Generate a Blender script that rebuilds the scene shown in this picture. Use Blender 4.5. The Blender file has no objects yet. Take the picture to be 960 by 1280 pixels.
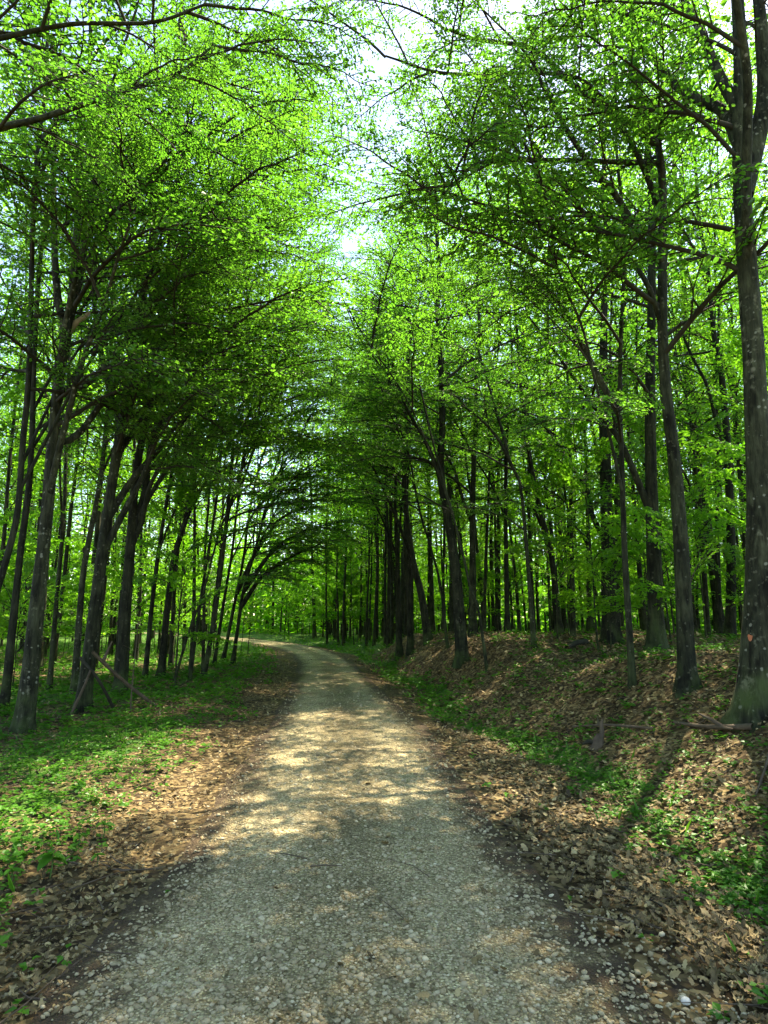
import bpy, math, random
import numpy as np
from mathutils import Vector, Matrix

SC = bpy.context.scene
COL = SC.collection
PI = math.pi
RAD = math.radians
rng = np.random.default_rng(7)
random.seed(7)

# ------------------------------------------------------------------ camera
EYE = 1.60
PITCH = RAD(9.7)
FPX = 763.0                                     # focal length in pixels of a 1280 high frame
cam = bpy.data.cameras.new('camera')
cam.sensor_fit = 'VERTICAL'
cam.sensor_height = 24.0
cam.lens = 24.0 * FPX / 1280.0
cam.clip_start = 0.05
cam.clip_end = 2000
camo = bpy.data.objects.new('camera', cam)
COL.objects.link(camo)
camo.location = (0, 0, EYE)
camo.rotation_euler = (PI / 2 + PITCH, 0, 0)
SC.camera = camo

# ------------------------------------------------------------------ sky, sun, exposure
SUN_AZ, SUN_EL = RAD(36), RAD(60)               # azimuth from +Y towards +X
world = bpy.data.worlds.new('World')
SC.world = world
world.use_nodes = True
wn, wl = world.node_tree.nodes, world.node_tree.links
wn.clear()
sky = wn.new('ShaderNodeTexSky')
sky.sky_type = 'NISHITA'
sky.sun_disc = False
sky.sun_elevation = SUN_EL
sky.sun_rotation = SUN_AZ
sky.air_density = 1.0
sky.dust_density = 0.4
sky.ozone_density = 2.5
bg = wn.new('ShaderNodeBackground')
bg.inputs['Strength'].default_value = 0.083
wo = wn.new('ShaderNodeOutputWorld')
wl.new(sky.outputs[0], bg.inputs[0])
wl.new(bg.outputs[0], wo.inputs[0])

sun = bpy.data.lights.new('sun', 'SUN')
sun.energy = 3.7
sun.angle = RAD(0.53)
sun.color = (1.0, 0.95, 0.86)
suno = bpy.data.objects.new('sun', sun)
COL.objects.link(suno)
sv = Vector((math.sin(SUN_AZ) * math.cos(SUN_EL), math.cos(SUN_AZ) * math.cos(SUN_EL), math.sin(SUN_EL)))
suno.rotation_euler = sv.to_track_quat('Z', 'Y').to_euler()
suno.location = sv * 60

SC.view_settings.view_transform = 'Standard'
SC.view_settings.look = 'None'
SC.view_settings.gamma = 1.0
SC.view_settings.exposure = 2.8
SC.view_settings.use_white_balance = True      # the phone's daylight balance under leaves
SC.view_settings.white_balance_temperature = 7800
SC.view_settings.white_balance_tint = 10
SC.render.engine = 'CYCLES'
cy = SC.cycles
cy.max_bounces = 8
cy.diffuse_bounces = 5
cy.glossy_bounces = 2
cy.transmission_bounces = 5
cy.transparent_max_bounces = 4
cy.use_denoising = True
cy.use_adaptive_sampling = True
cy.adaptive_threshold = 0.025
cy.caustics_reflective = False
cy.caustics_refractive = False
cy.sample_clamp_indirect = 6.0


# ------------------------------------------------------------------ numeric helpers
def hash2(ix, iy, seed):
    n = (ix.astype(np.int64) * 374761393 + iy.astype(np.int64) * 668265263 + seed * 1442695041) & 0xFFFFFFFF
    n = ((n ^ (n >> 13)) * 1274126177) & 0xFFFFFFFF
    n = n ^ (n >> 16)
    return (n & 0xFFFFFF) / float(0xFFFFFF)


def vnoise(x, y, seed=0):
    x = np.asarray(x, float); y = np.asarray(y, float)
    ix, iy = np.floor(x), np.floor(y)
    fx, fy = x - ix, y - iy
    fx = fx * fx * (3 - 2 * fx); fy = fy * fy * (3 - 2 * fy)
    a = hash2(ix, iy, seed); b = hash2(ix + 1, iy, seed)
    c = hash2(ix, iy + 1, seed); d = hash2(ix + 1, iy + 1, seed)
    return (a * (1 - fx) + b * fx) * (1 - fy) + (c * (1 - fx) + d * fx) * fy


def fbm(x, y, seed=0, octaves=4):
    t, a, s = 0.0, 0.5, 1.0
    for k in range(octaves):
        t = t + a * (vnoise(np.asarray(x) * s, np.asarray(y) * s, seed + k * 17) - 0.5)
        a *= 0.5; s *= 2.03
    return t * 2                                  # about -1..1


def sstep(a, b, x):
    t = np.clip((np.asarray(x, float) - a) / (b - a), 0, 1)
    return t * t * (3 - 2 * t)


CY = np.array([-30, -8, 0, 2.7, 5.3, 9.4, 15, 24, 30, 35, 43, 52, 66, 90, 130], float)
CX = np.array([.30, -.05, -.18, -.22, -.30, -.55, -1.10, -2.25, -3.7, -5.4, -9.4, -15.5, -28, -50, -88], float)


def centre(y):                                   # the road's centre line, smoothed
    y = np.asarray(y, float)
    t = 0
    for o, w in ((-3, .15), (-1.5, .2), (0, .3), (1.5, .2), (3, .15)):
        t = t + w * np.interp(y + o * np.clip(y / 20, .1, 1), CY, CX)
    return t


def ground(x, y, fine=True):
    x = np.asarray(x, float); y = np.asarray(y, float)
    u = x - centre(y)
    z = 0.07 * sstep(-1.25, -2.6, u)
    z = z + 0.10 * fbm(x * .35, y * .35, 3) * sstep(1.6, 4.0, np.abs(u))
    H = np.interp(y, [-10, 3, 6, 12, 19, 26, 34, 42, 60], [.75, .75, .9, 1.02, 1.05, .8, .38, .2, .1])
    u0 = np.interp(y, [-10, 4, 8, 13, 20, 40], [2.9, 2.75, 2.25, 1.95, 1.75, 2.2]) + .22 * np.sin(y * .95 + .6)
    wd = np.interp(y, [0, 6, 12, 16, 22, 40], [3.2, 2.9, 2.3, 1.7, 1.9, 4.0])
    z = z + H * sstep(0, 1, (u - u0) / wd) * (1 + .34 * fbm(x * .55 + 9, y * .55, 5))
    z = z - .10 * np.exp(-((u - u0 + .1) / .45) ** 2)                       # the shallow ditch
    hol = np.exp(-(((y - 13.2) / 1.3) ** 2 + ((u - 4.4) / 1.2) ** 2))        # a hollow in the bank
    z = z - .36 * hol
    z = z - .012 * np.minimum(np.abs(u), 1.5) ** 2
    if fine:
        k = sstep(.7, 1.5, np.abs(u))
        z = z + (.012 + .03 * k) * fbm(x * 2.1, y * 2.1, 11, 3)
        z = z + .012 * k * fbm(x * 9, y * 9, 12, 2)
    return z


def ray(px, py):
    a, b = (px - 480) / FPX, (640 - py) / FPX
    c, s = math.cos(PITCH), math.sin(PITCH)
    return np.array([a, c - b * s, s + b * c])


def sight(px, py, Y):                            # the point of distance Y down the road seen in a direction
    d = ray(px, py)
    return np.array([0, 0, EYE]) + d * (Y / d[1])


def footing(px, py):                             # where that line of sight meets the ground
    d = ray(px, py)
    t = np.arange(1.5, 70, .03)
    p = np.array([0, 0, EYE])[None] + d[None] * t[:, None]
    below = p[:, 2] < ground(p[:, 0], p[:, 1])
    k = int(np.argmax(below)) if below.any() else len(t) - 1
    return p[k]


def unit(v):
    return v / np.maximum(np.linalg.norm(v, axis=-1, keepdims=True), 1e-9)


# ------------------------------------------------------------------ mesh helpers
class Geo:
    """collects polygons (all of one vertex count per call) and builds one mesh"""
    def __init__(s):
        s.v, s.f, s.n, s.m, s.r = [], [], [], [], []
        s.k = 0

    def add(s, v, f, mat=0, rnd=None):
        v = np.asarray(v, float).reshape(-1, 3); f = np.asarray(f, np.int64)
        if len(v) == 0: return
        s.v.append(v); s.f.append((f + s.k).ravel()); s.n.append(np.full(len(f), f.shape[1]))
        s.m.append(np.full(len(f), mat)); s.k += len(v)
        s.r.append(np.full(len(v), .5) if rnd is None else np.asarray(rnd, float))

    def mesh(s, name, mats, smooth=True):
        me = bpy.data.meshes.new(name)
        v = np.concatenate(s.v); f = np.concatenate(s.f); n = np.concatenate(s.n)
        me.vertices.add(len(v)); me.vertices.foreach_set('co', v.ravel().astype(np.float32))
        me.loops.add(len(f)); me.loops.foreach_set('vertex_index', f.astype(np.int32))
        me.polygons.add(len(n))
        st = np.concatenate([[0], np.cumsum(n)[:-1]])
        me.polygons.foreach_set('loop_start', st.astype(np.int32))
        me.polygons.foreach_set('loop_total', n.astype(np.int32))
        me.polygons.foreach_set('material_index', np.concatenate(s.m).astype(np.int32))
        me.polygons.foreach_set('use_smooth', np.full(len(n), bool(smooth)))
        at = me.attributes.new('rnd', 'FLOAT', 'POINT')
        at.data.foreach_set('value', np.concatenate(s.r).astype(np.float32))
        for m in mats: me.materials.append(m)
        me.update(calc_edges=True)
        return me


def link(name, data, parent=None, loc=None, kind=None):
    o = bpy.data.objects.new(name, data)
    COL.objects.link(o)
    if parent is not None: o.parent = parent
    if loc is not None: o.location = loc
    if kind: o['kind'] = kind
    return o


def tag(o, label, cat, group=None):
    o['label'] = label; o['category'] = cat
    if group: o['group'] = group
    return o


def tube(pts, rad, sides=8, rough=0.0, seed=0, flute=0.0, cap=True):
    """swept tube -> verts, quads"""
    p = np.asarray(pts, float); n = len(p); rad = np.asarray(rad, float)
    t = np.gradient(p, axis=0); t = unit(t)
    ref = np.array([0, 1., 0]) if abs(t[0][1]) < .8 else np.array([1., 0, 0])
    a = unit(np.cross(t[0], ref)); A = [a]
    for i in range(1, n):
        a = A[-1] - t[i] * np.dot(A[-1], t[i]); A.append(unit(a))
    A = np.array(A); B = np.cross(t, A)
    th = np.linspace(0, 2 * PI, sides, endpoint=False)
    R = rad[:, None] * np.ones((n, sides))
    if flute or rough:
        s = np.cumsum(np.r_[0, np.linalg.norm(np.diff(p, axis=0), axis=1)])
        q = np.cos(th)[None] * 1.5 + 40 + seed * 3.1
        w = np.sin(th)[None] * 1.5 + s[:, None] * .9
        R = R * (1 + rough * fbm(q + 0 * w, w, seed, 3) + flute * np.cos(th * 3 + seed + s[:, None] * .25))
    v = p[:, None] + R[..., None] * (np.cos(th)[None, :, None] * A[:, None] + np.sin(th)[None, :, None] * B[:, None])
    i = np.arange(n - 1)[:, None] * sides; j = np.arange(sides)[None]; j2 = (j + 1) % sides
    f = np.stack([i + j, i + j2, i + sides + j2, i + sides + j], -1).reshape(-1, 4)
    return v.reshape(-1, 3), f


def resample(pts, n, rad=None):
    """smooth resampling (Catmull-Rom) of a path"""
    p = np.asarray(pts, float)
    q = np.vstack([2 * p[0] - p[1], p, 2 * p[-1] - p[-2]])
    seg = len(p) - 1
    out = []
    for s in np.linspace(0, seg - 1e-6, n):
        i = int(s); t = s - i
        a, b, c, d = q[i], q[i + 1], q[i + 2], q[i + 3]
        out.append(.5 * ((2 * b) + (-a + c) * t + (2 * a - 5 * b + 4 * c - d) * t * t + (-a + 3 * b - 3 * c + d) * t ** 3))
    return np.array(out)


def leaves_geo(g, pos, d, nrm, size, mat=0, rnd=None, quality=1, width=.30):
    """pos: stalk end; d: pointing direction; nrm: blade normal; size: length"""
    pos = np.asarray(pos); d = unit(d); s = unit(np.cross(nrm, d)); nn = np.cross(d, s)
    L = size[:, None]
    n = len(pos)
    if quality == 1:                              # four triangles: an oval blade folded at its midrib
        prof = [(0, 0, 0), (.34, 1, .10), (.74, .72, .07), (1.0, 0, -.08), (.74, -.72, .07), (.34, -1, .10)]
        v = np.stack([pos + d * L * a + s * L * b * width + nn * L * c for a, b, c in prof], 1)
        k = np.arange(n)[:, None] * 6
        f = np.concatenate([k + np.array([[0, 1, 2, 3]]), k + np.array([[0, 3, 4, 5]])])
        g.add(v, f, mat, None if rnd is None else np.repeat(rnd, 6))
    else:                                         # two triangles
        prof = [(0, 0, 0), (.45, 1.1, .08), (1.0, 0, -.05), (.45, -1.1, .08)]
        v = np.stack([pos + d * L * a + s * L * b * width + nn * L * c for a, b, c in prof], 1)
        k = np.arange(n)[:, None] * 4
        f = np.concatenate([k + np.array([[0, 1, 2]]), k + np.array([[0, 2, 3]])])
        g.add(v, f, mat, None if rnd is None else np.repeat(rnd, 4))


# ------------------------------------------------------------------ materials
def mat_new(name):
    m = bpy.data.materials.new(name); m.use_nodes = True
    nt = m.node_tree; nt.nodes.clear()
    return m, nt.nodes, nt.links


def ramp(N, stops, interp='LINEAR'):
    r = N.new('ShaderNodeValToRGB'); r.color_ramp.interpolation = interp
    e = r.color_ramp.elements
    e[0].position, e[0].color = stops[0][0], (*stops[0][1], 1)
    e[1].position, e[1].color = stops[-1][0], (*stops[-1][1], 1)
    for p, c in stops[1:-1]:
        x = e.new(p); x.color = (*c, 1)
    return r


def mathn(N, L, op, a, b=None, clamp=False):
    m = N.new('ShaderNodeMath'); m.operation = op; m.use_clamp = clamp
    for i, q in enumerate((a, b)):
        if q is None: continue
        if isinstance(q, (int, float)): m.inputs[i].default_value = q
        else: L.new(q, m.inputs[i])
    return m.outputs[0]


def mixcol(N, L, fac, a, b, mode='MIX'):
    m = N.new('ShaderNodeMixRGB'); m.blend_type = mode
    for sock, q in ((m.inputs[0], fac), (m.inputs[1], a), (m.inputs[2], b)):
        if isinstance(q, (int, float)): sock.default_value = q
        elif isinstance(q, tuple): sock.default_value = (*q, 1)
        else: L.new(q, sock)
    return m.outputs[0]


def noise(N, L, vec, scale, detail=3, rough=.55):
    n = N.new('ShaderNodeTexNoise'); n.inputs['Scale'].default_value = scale
    n.inputs['Detail'].default_value = detail; n.inputs['Roughness'].default_value = rough
    if vec is not None: L.new(vec, n.inputs['Vector'])
    return n.outputs['Fac']


def voro(N, L, vec, scale, feature='F1', out='Distance'):
    n = N.new('ShaderNodeTexVoronoi'); n.inputs['Scale'].default_value = scale; n.feature = feature
    if vec is not None: L.new(vec, n.inputs['Vector'])
    return n.outputs[out]


def leaf_mat(name, dark, light, tdark, tlight, trans=.5, gloss=.06):
    m, N, L = mat_new(name)
    at = N.new('ShaderNodeAttribute'); at.attribute_name = 'rnd'
    oi = N.new('ShaderNodeObjectInfo')
    f = mathn(N, L, 'ADD', mathn(N, L, 'MULTIPLY', at.outputs['Fac'], .7), mathn(N, L, 'MULTIPLY', oi.outputs['Random'], .3))
    c1 = ramp(N, [(0, dark), (1, light)]); L.new(f, c1.inputs[0])
    c2 = ramp(N, [(0, tdark), (1, tlight)]); L.new(f, c2.inputs[0])
    df = N.new('ShaderNodeBsdfDiffuse'); L.new(c1.outputs[0], df.inputs[0])
    tr = N.new('ShaderNodeBsdfTranslucent'); L.new(c2.outputs[0], tr.inputs[0])
    mx = N.new('ShaderNodeMixShader'); mx.inputs[0].default_value = trans
    L.new(df.outputs[0], mx.inputs[1]); L.new(tr.outputs[0], mx.inputs[2])
    gl = N.new('ShaderNodeBsdfGlossy'); gl.inputs['Roughness'].default_value = .38
    gl.inputs['Color'].default_value = (.9, 1, .9, 1)
    m2 = N.new('ShaderNodeMixShader'); m2.inputs[0].default_value = gloss
    L.new(mx.outputs[0], m2.inputs[1]); L.new(gl.outputs[0], m2.inputs[2])
    o = N.new('ShaderNodeOutputMaterial'); L.new(m2.outputs[0], o.inputs[0])
    return m


def bark_mat(name, dark, light, lichen=.5, moss=.5, streak=1.0):
    m, N, L = mat_new(name)
    tc = N.new('ShaderNodeTexCoord')
    mp = N.new('ShaderNodeMapping'); mp.inputs['Scale'].default_value = (1, 1, .16)
    L.new(tc.outputs['Object'], mp.inputs[0])
    oi = N.new('ShaderNodeObjectInfo')
    of = N.new('ShaderNodeVectorMath'); of.operation = 'ADD'
    sc = N.new('ShaderNodeVectorMath'); sc.operation = 'SCALE'; sc.inputs['Scale'].default_value = 1.0
    cb = N.new('ShaderNodeCombineXYZ')
    L.new(mathn(N, L, 'MULTIPLY', oi.outputs['Random'], 37.0), cb.inputs[2])
    L.new(tc.outputs['Object'], of.inputs[0]); L.new(cb.outputs[0], of.inputs[1])
    v3 = of.outputs[0]
    n1 = noise(N, L, mp.outputs[0], 26 * streak, 4, .65)
    n2 = noise(N, L, v3, 3.0, 3)
    base = ramp(N, [(.30, dark), (.72, light)]); L.new(n1, base.inputs[0])
    mp2 = N.new('ShaderNodeMapping'); mp2.inputs['Scale'].default_value = (1, 1, .22); L.new(v3, mp2.inputs[0])
    fis = noise(N, L, mp2.outputs[0], 11 * streak, 5, .7)
    fr_ = ramp(N, [(.38, (.30, .28, .25)), (.50, (1, 1, 1))]); L.new(fis, fr_.inputs[0])
    big = ramp(N, [(.32, (.45, .46, .42)), (.68, (1.45, 1.45, 1.3))]); L.new(n2, big.inputs[0])
    c = mixcol(N, L, 1.0, base.outputs[0], big.outputs[0], 'MULTIPLY')
    c = mixcol(N, L, .9, c, fr_.outputs[0], 'MULTIPLY')
    # pale crusts of lichen
    n3 = noise(N, L, v3, 1.7, 3)
    n4 = noise(N, L, v3, 13, 4, .6)
    n5 = noise(N, L, v3, 45, 3)
    vc = voro(N, L, v3, 17.0); vk = voro(N, L, v3, 17.0, 'F1', 'Color')
    sk = N.new('ShaderNodeSeparateColor'); L.new(vk, sk.inputs[0])
    spot = mathn(N, L, 'SUBTRACT', mathn(N, L, 'MULTIPLY', mathn(N, L, 'SUBTRACT', sk.outputs[0], .55), .9), mathn(N, L, 'ADD', vc, mathn(N, L, 'MULTIPLY', mathn(N, L, 'SUBTRACT', n5, .5), .5)))
    spot = mathn(N, L, 'MULTIPLY', mathn(N, L, 'MULTIPLY', spot, 9.0, clamp=True), lichen * .55)
    crust = mathn(N, L, 'MULTIPLY', mathn(N, L, 'SUBTRACT', mathn(N, L, 'ADD', n4, mathn(N, L, 'MULTIPLY', n3, .55)), .98 - .10 * lichen), 7.0 , clamp=True)
    c = mixcol(N, L, mathn(N, L, 'MULTIPLY', crust, .75), c, (.17, .17, .115))
    c = mixcol(N, L, spot, c, (.30, .31, .24))
    # moss on the foot
    sx = N.new('ShaderNodeSeparateXYZ'); L.new(tc.outputs['Object'], sx.inputs[0])
    hz = mathn(N, L, 'SUBTRACT', 1.05, sx.outputs[2])
    mm = mathn(N, L, 'MULTIPLY', mathn(N, L, 'ADD', mathn(N, L, 'MULTIPLY', hz, .75), mathn(N, L, 'MULTIPLY', mathn(N, L, 'SUBTRACT', n2, .62), 2.6)), moss, clamp=True)
    c = mixcol(N, L, mm, c, (.045, .075, .018))
    bs = N.new('ShaderNodeBsdfPrincipled'); L.new(c, bs.inputs['Base Color'])
    bs.inputs['Roughness'].default_value = .9; bs.inputs['Specular IOR Level'].default_value = .2
    bp = N.new('ShaderNodeBump'); bp.inputs['Strength'].default_value = .9; bp.inputs['Distance'].default_value = .02
    L.new(mathn(N, L, 'ADD', n1, fis), bp.inputs['Height']); L.new(bp.outputs[0], bs.inputs['Normal'])
    o = N.new('ShaderNodeOutputMaterial'); L.new(bs.outputs[0], o.inputs[0])
    return m


def plain_mat(name, stops, rough=.85, scale=12, spec=.25, attr=False, bump=0, vscale=None):
    m, N, L = mat_new(name)
    tc = N.new('ShaderNodeTexCoord')
    n = noise(N, L, tc.outputs['Object'], scale, 4)
    if attr:
        at = N.new('ShaderNodeAttribute'); at.attribute_name = 'rnd'
        n = mathn(N, L, 'ADD', mathn(N, L, 'MULTIPLY', at.outputs['Fac'], .8), mathn(N, L, 'MULTIPLY', mathn(N, L, 'SUBTRACT', n, .4), .6))
    r = ramp(N, stops); L.new(n, r.inputs[0])
    bs = N.new('ShaderNodeBsdfPrincipled'); L.new(r.outputs[0], bs.inputs['Base Color'])
    bs.inputs['Roughness'].default_value = rough; bs.inputs['Specular IOR Level'].default_value = spec
    if bump:
        bp = N.new('ShaderNodeBump'); bp.inputs['Strength'].default_value = bump; bp.inputs['Distance'].default_value = .01
        L.new(noise(N, L, tc.outputs['Object'], scale * 4, 3), bp.inputs['Height']); L.new(bp.outputs[0], bs.inputs['Normal'])
    o = N.new('ShaderNodeOutputMaterial'); L.new(bs.outputs[0], o.inputs[0])
    return m


M_LEAF = leaf_mat('hornbeam_leaf', (.020, .085, .006), (.070, .17, .010), (.055, .25, .014), (.18, .45, .032), .58, .035)
M_LEAF_FAR = leaf_mat('woodland_leaf', (.024, .10, .006), (.080, .19, .011), (.090, .38, .014), (.30, .64, .038), .58, .02)
M_HERB = leaf_mat('herb_leaf', (.020, .10, .010), (.080, .22, .020), (.05, .24, .010), (.17, .42, .03), .35, .015)
M_BARK = bark_mat('grey_bark', (.0105, .0115, .0065), (.046, .052, .031), .35, .8)
M_BARK_DARK = bark_mat('dark_ridged_bark', (.007, .0075, .0045), (.033, .036, .022), .15, .8, .8)
M_BARK_LICHEN = bark_mat('lichen_bark', (.013, .014, .008), (.058, .064, .040), .9, .9)
M_BARK_FAR = bark_mat('far_bark', (.010, .0105, .0065), (.046, .047, .029), .2, .6)
M_TWIG = plain_mat('twig_bark', [(.2, (.013, .0125, .008)), (.8, (.045, .043, .028))], .9, 8)
M_DEADWOOD = plain_mat('dead_wood', [(.2, (.035, .026, .018)), (.8, (.14, .105, .07))], .9, 10, bump=.6)
M_PALEWOOD = plain_mat('broken_wood', [(.2, (.22, .17, .11)), (.8, (.42, .34, .23))], .85, 10, bump=.5)


# ------------------------------------------------------------------ terrain
def axis(segments):
    out = [segments[0][0]]
    for a, b, step in segments:
        n = max(1, int(round((b - a) / step)))
        out += list(np.linspace(a, b, n + 1)[1:])
    return np.array(out)


def grid_faces(ny, nx):
    i = np.arange(ny - 1)[:, None] * nx; j = np.arange(nx - 1)[None]
    return np.stack([i + j, i + j + 1, i + nx + j + 1, i + nx + j], -1).reshape(-1, 4)


def floor_material():
    m, N, L = mat_new('leaf_litter_soil')
    tc = N.new('ShaderNodeTexCoord'); V = tc.outputs['Object']
    at = N.new('ShaderNodeAttribute'); at.attribute_name = 'rnd'          # how green the ground cover is here
    cell = voro(N, L, V, 24.0, 'F1', 'Color')
    sp = N.new('ShaderNodeSeparateColor'); L.new(cell, sp.inputs[0])
    litter = ramp(N, [(0, (.028, .019, .009)), (.35, (.066, .046, .020)), (.7, (.14, .102, .046)), (1, (.26, .20, .095))])
    L.new(sp.outputs[0], litter.inputs[0])
    n1 = noise(N, L, V, 1.4, 4)
    tone = ramp(N, [(.3, (.55, .52, .5)), (.7, (1.15, 1.1, 1.05))]); L.new(n1, tone.inputs[0])
    c = mixcol(N, L, 1.0, litter.outputs[0], tone.outputs[0], 'MULTIPLY')
    n2 = noise(N, L, V, 9.0, 4)
    soil = mathn(N, L, 'MULTIPLY', mathn(N, L, 'SUBTRACT', n2, .56), 7.0, clamp=True)
    c = mixcol(N, L, soil, c, (.030, .021, .014))
    cg = voro(N, L, V, 38.0, 'F1', 'Color')
    sg = N.new('ShaderNodeSeparateColor'); L.new(cg, sg.inputs[0])
    gr = ramp(N, [(0, (.020, .055, .010)), (1, (.075, .17, .022))]); L.new(sg.outputs[1], gr.inputs[0])
    n3 = noise(N, L, V, 5.0, 4)
    k = mathn(N, L, 'MULTIPLY', mathn(N, L, 'ADD', mathn(N, L, 'SUBTRACT', at.outputs['Fac'], .62), mathn(N, L, 'MULTIPLY', mathn(N, L, 'SUBTRACT', n3, .5), 1.3)), 5.0, clamp=True)
    c = mixcol(N, L, k, c, gr.outputs[0])
    bs = N.new('ShaderNodeBsdfPrincipled'); L.new(c, bs.inputs['Base Color'])
    bs.inputs['Roughness'].default_value = .95; bs.inputs['Specular IOR Level'].default_value = .15
    bp = N.new('ShaderNodeBump'); bp.inputs['Strength'].default_value = 1; bp.inputs['Distance'].default_value = .02
    L.new(sp.outputs[0], bp.inputs['Height']); L.new(bp.outputs[0], bs.inputs['Normal'])
    o = N.new('ShaderNodeOutputMaterial'); L.new(bs.outputs[0], o.inputs[0])
    return m


def green_cover(x, y):
    """0..1: how thick the herbs grow"""
    u = x - centre(y)
    n = fbm(x * .55, y * .55, 21, 4); n2 = fbm(x * 2.2, y * 2.2, 22, 3)
    left = sstep(-1.50, -2.35, u + .60 * n + .25 * n2) * (.66 + .40 * n) * sstep(1.5, 3.2, y + 1.0 * n)
    left = left * (1 - .55 * sstep(.15, .5, fbm(x * .9, y * .9, 27)))
    u0 = np.interp(y, [-10, 4, 8, 13, 20, 40], [2.9, 2.75, 2.25, 1.95, 1.75, 2.2]) + .22 * np.sin(y * .95 + .6)
    ditch = np.exp(-((u - u0 - .1 + .35 * n) / (.38 + .2 * n2)) ** 2) * sstep(-.5, .25, n + .3 + .03 * (y - 6)) * .9
    bank = sstep(2.2, 3.2, u) * (.28 + .8 * sstep(.1, .5, n)) * (1 - .6 * sstep(9, 14, y))
    far = sstep(23, 29, y) * sstep(1.5, 2.2, np.abs(u)) * .9
    deep = sstep(7, 10, u) * .55
    g = np.maximum.reduce([np.where(u < 0, left, 0), np.where(u > 1.3, ditch, 0), np.where(u > 0, bank, 0), far, np.where(u > 0, deep, 0)])
    return np.clip(g, 0, 1)


xs = axis([(-90, -30, 3.0), (-30, -9, .7), (-9, -4, .16), (-4, 6.5, .07), (6.5, 12, .18), (12, 30, .7), (30, 90, 3.0)])
ys = axis([(-40, -4, 1.6), (-4, 1.5, .25), (1.5, 9, .07), (9, 22, .14), (22, 45, .35), (45, 80, 1.0), (80, 180, 5)])
GX, GY = np.meshgrid(xs, ys)
gz = ground(GX, GY)
g = Geo()
g.add(np.stack([GX, GY, gz], -1), grid_faces(len(ys), len(xs)), 0, green_cover(GX, GY).ravel())
FLOOR = link('forest_floor', g.mesh('forest_floor', [floor_material()]), kind='structure')
# the land goes on to the horizon
g = Geo()
R = 1500.0
g.add([(-R, -R, -.6), (R, -R, -.6), (R, R, -.6), (-R, R, -.6)], [[0, 1, 2, 3]], 0, [.8] * 4)
link('terrain', g.mesh('terrain', [FLOOR.data.materials[0]]), kind='structure')


def road_material():
    m, N, L = mat_new('gravel')
    tc = N.new('ShaderNodeTexCoord'); V = tc.outputs['Object']
    at = N.new('ShaderNodeAttribute'); at.attribute_name = 'rnd'          # 0 at the middle, 1 at the verge
    col = voro(N, L, V, 78.0, 'F1', 'Color')
    dist = voro(N, L, V, 78.0, 'F1', 'Distance')
    sp = N.new('ShaderNodeSeparateColor'); L.new(col, sp.inputs[0])
    st = ramp(N, [(0, (.13, .104, .050)), (.4, (.30, .255, .145)), (.8, (.45, .395, .245)), (1, (.64, .58, .39))])
    L.new(sp.outputs[0], st.inputs[0])
    n0 = noise(N, L, V, 1.1, 4)
    tone = ramp(N, [(.3, (.60, .58, .52)), (.7, (1.2, 1.17, 1.08))]); L.new(n0, tone.inputs[0])
    c = mixcol(N, L, 1.0, st.outputs[0], tone.outputs[0], 'MULTIPLY')
    gap = mathn(N, L, 'MULTIPLY', mathn(N, L, 'SUBTRACT', dist, .40), 5.0, clamp=True)
    c = mixcol(N, L, mathn(N, L, 'MULTIPLY', gap, .45), c, (.060, .050, .034))
    n1 = noise(N, L, V, 6.0, 5, .65)
    k = mathn(N, L, 'MULTIPLY', mathn(N, L, 'ADD', mathn(N, L, 'SUBTRACT', at.outputs['Fac'], .70), mathn(N, L, 'MULTIPLY', mathn(N, L, 'SUBTRACT', n1, .5), 1.1)), 4.0, clamp=True)
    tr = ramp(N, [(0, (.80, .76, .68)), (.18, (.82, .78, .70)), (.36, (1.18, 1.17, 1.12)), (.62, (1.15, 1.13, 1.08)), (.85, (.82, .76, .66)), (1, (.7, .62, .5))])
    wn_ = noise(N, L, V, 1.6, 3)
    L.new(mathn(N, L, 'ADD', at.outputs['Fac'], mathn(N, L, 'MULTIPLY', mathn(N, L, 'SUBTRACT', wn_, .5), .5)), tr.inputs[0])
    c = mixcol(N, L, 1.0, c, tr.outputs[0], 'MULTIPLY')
    w1 = noise(N, L, V, 2.6, 5, .7)
    dirt = mathn(N, L, 'MULTIPLY', mathn(N, L, 'SUBTRACT', w1, .52), 5.0, clamp=True)
    c = mixcol(N, L, mathn(N, L, 'MULTIPLY', dirt, .55), c, (.105, .082, .046))
    c = mixcol(N, L, k, c, (.060, .040, .021))
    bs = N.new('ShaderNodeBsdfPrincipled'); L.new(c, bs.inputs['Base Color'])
    bs.inputs['Roughness'].default_value = .9; bs.inputs['Specular IOR Level'].default_value = .25
    h = mathn(N, L, 'SUBTRACT', 1.0, dist)
    bp = N.new('ShaderNodeBump'); bp.inputs['Strength'].default_value = 1; bp.inputs['Distance'].default_value = .012
    L.new(h, bp.inputs['Height']); L.new(bp.outputs[0], bs.inputs['Normal'])
    o = N.new('ShaderNodeOutputMaterial'); L.new(bs.outputs[0], o.inputs[0])
    return m


def road_edge(y, side):                          # half width of the gravel, ragged
    w = 1.17 if side < 0 else 1.20
    w = w + .10 * fbm(y * .8, y * 0 + side * 5, 31, 3) + .05 * fbm(y * 6, y * 0 + side * 9, 32, 2)
    w = w * (1 - (.10 if side < 0 else .24) * sstep(8, 15, y) * sstep(40, 26, y))
    if side > 0: w = w + .22 * sstep(4.5, 2.4, y)
    return w


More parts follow.
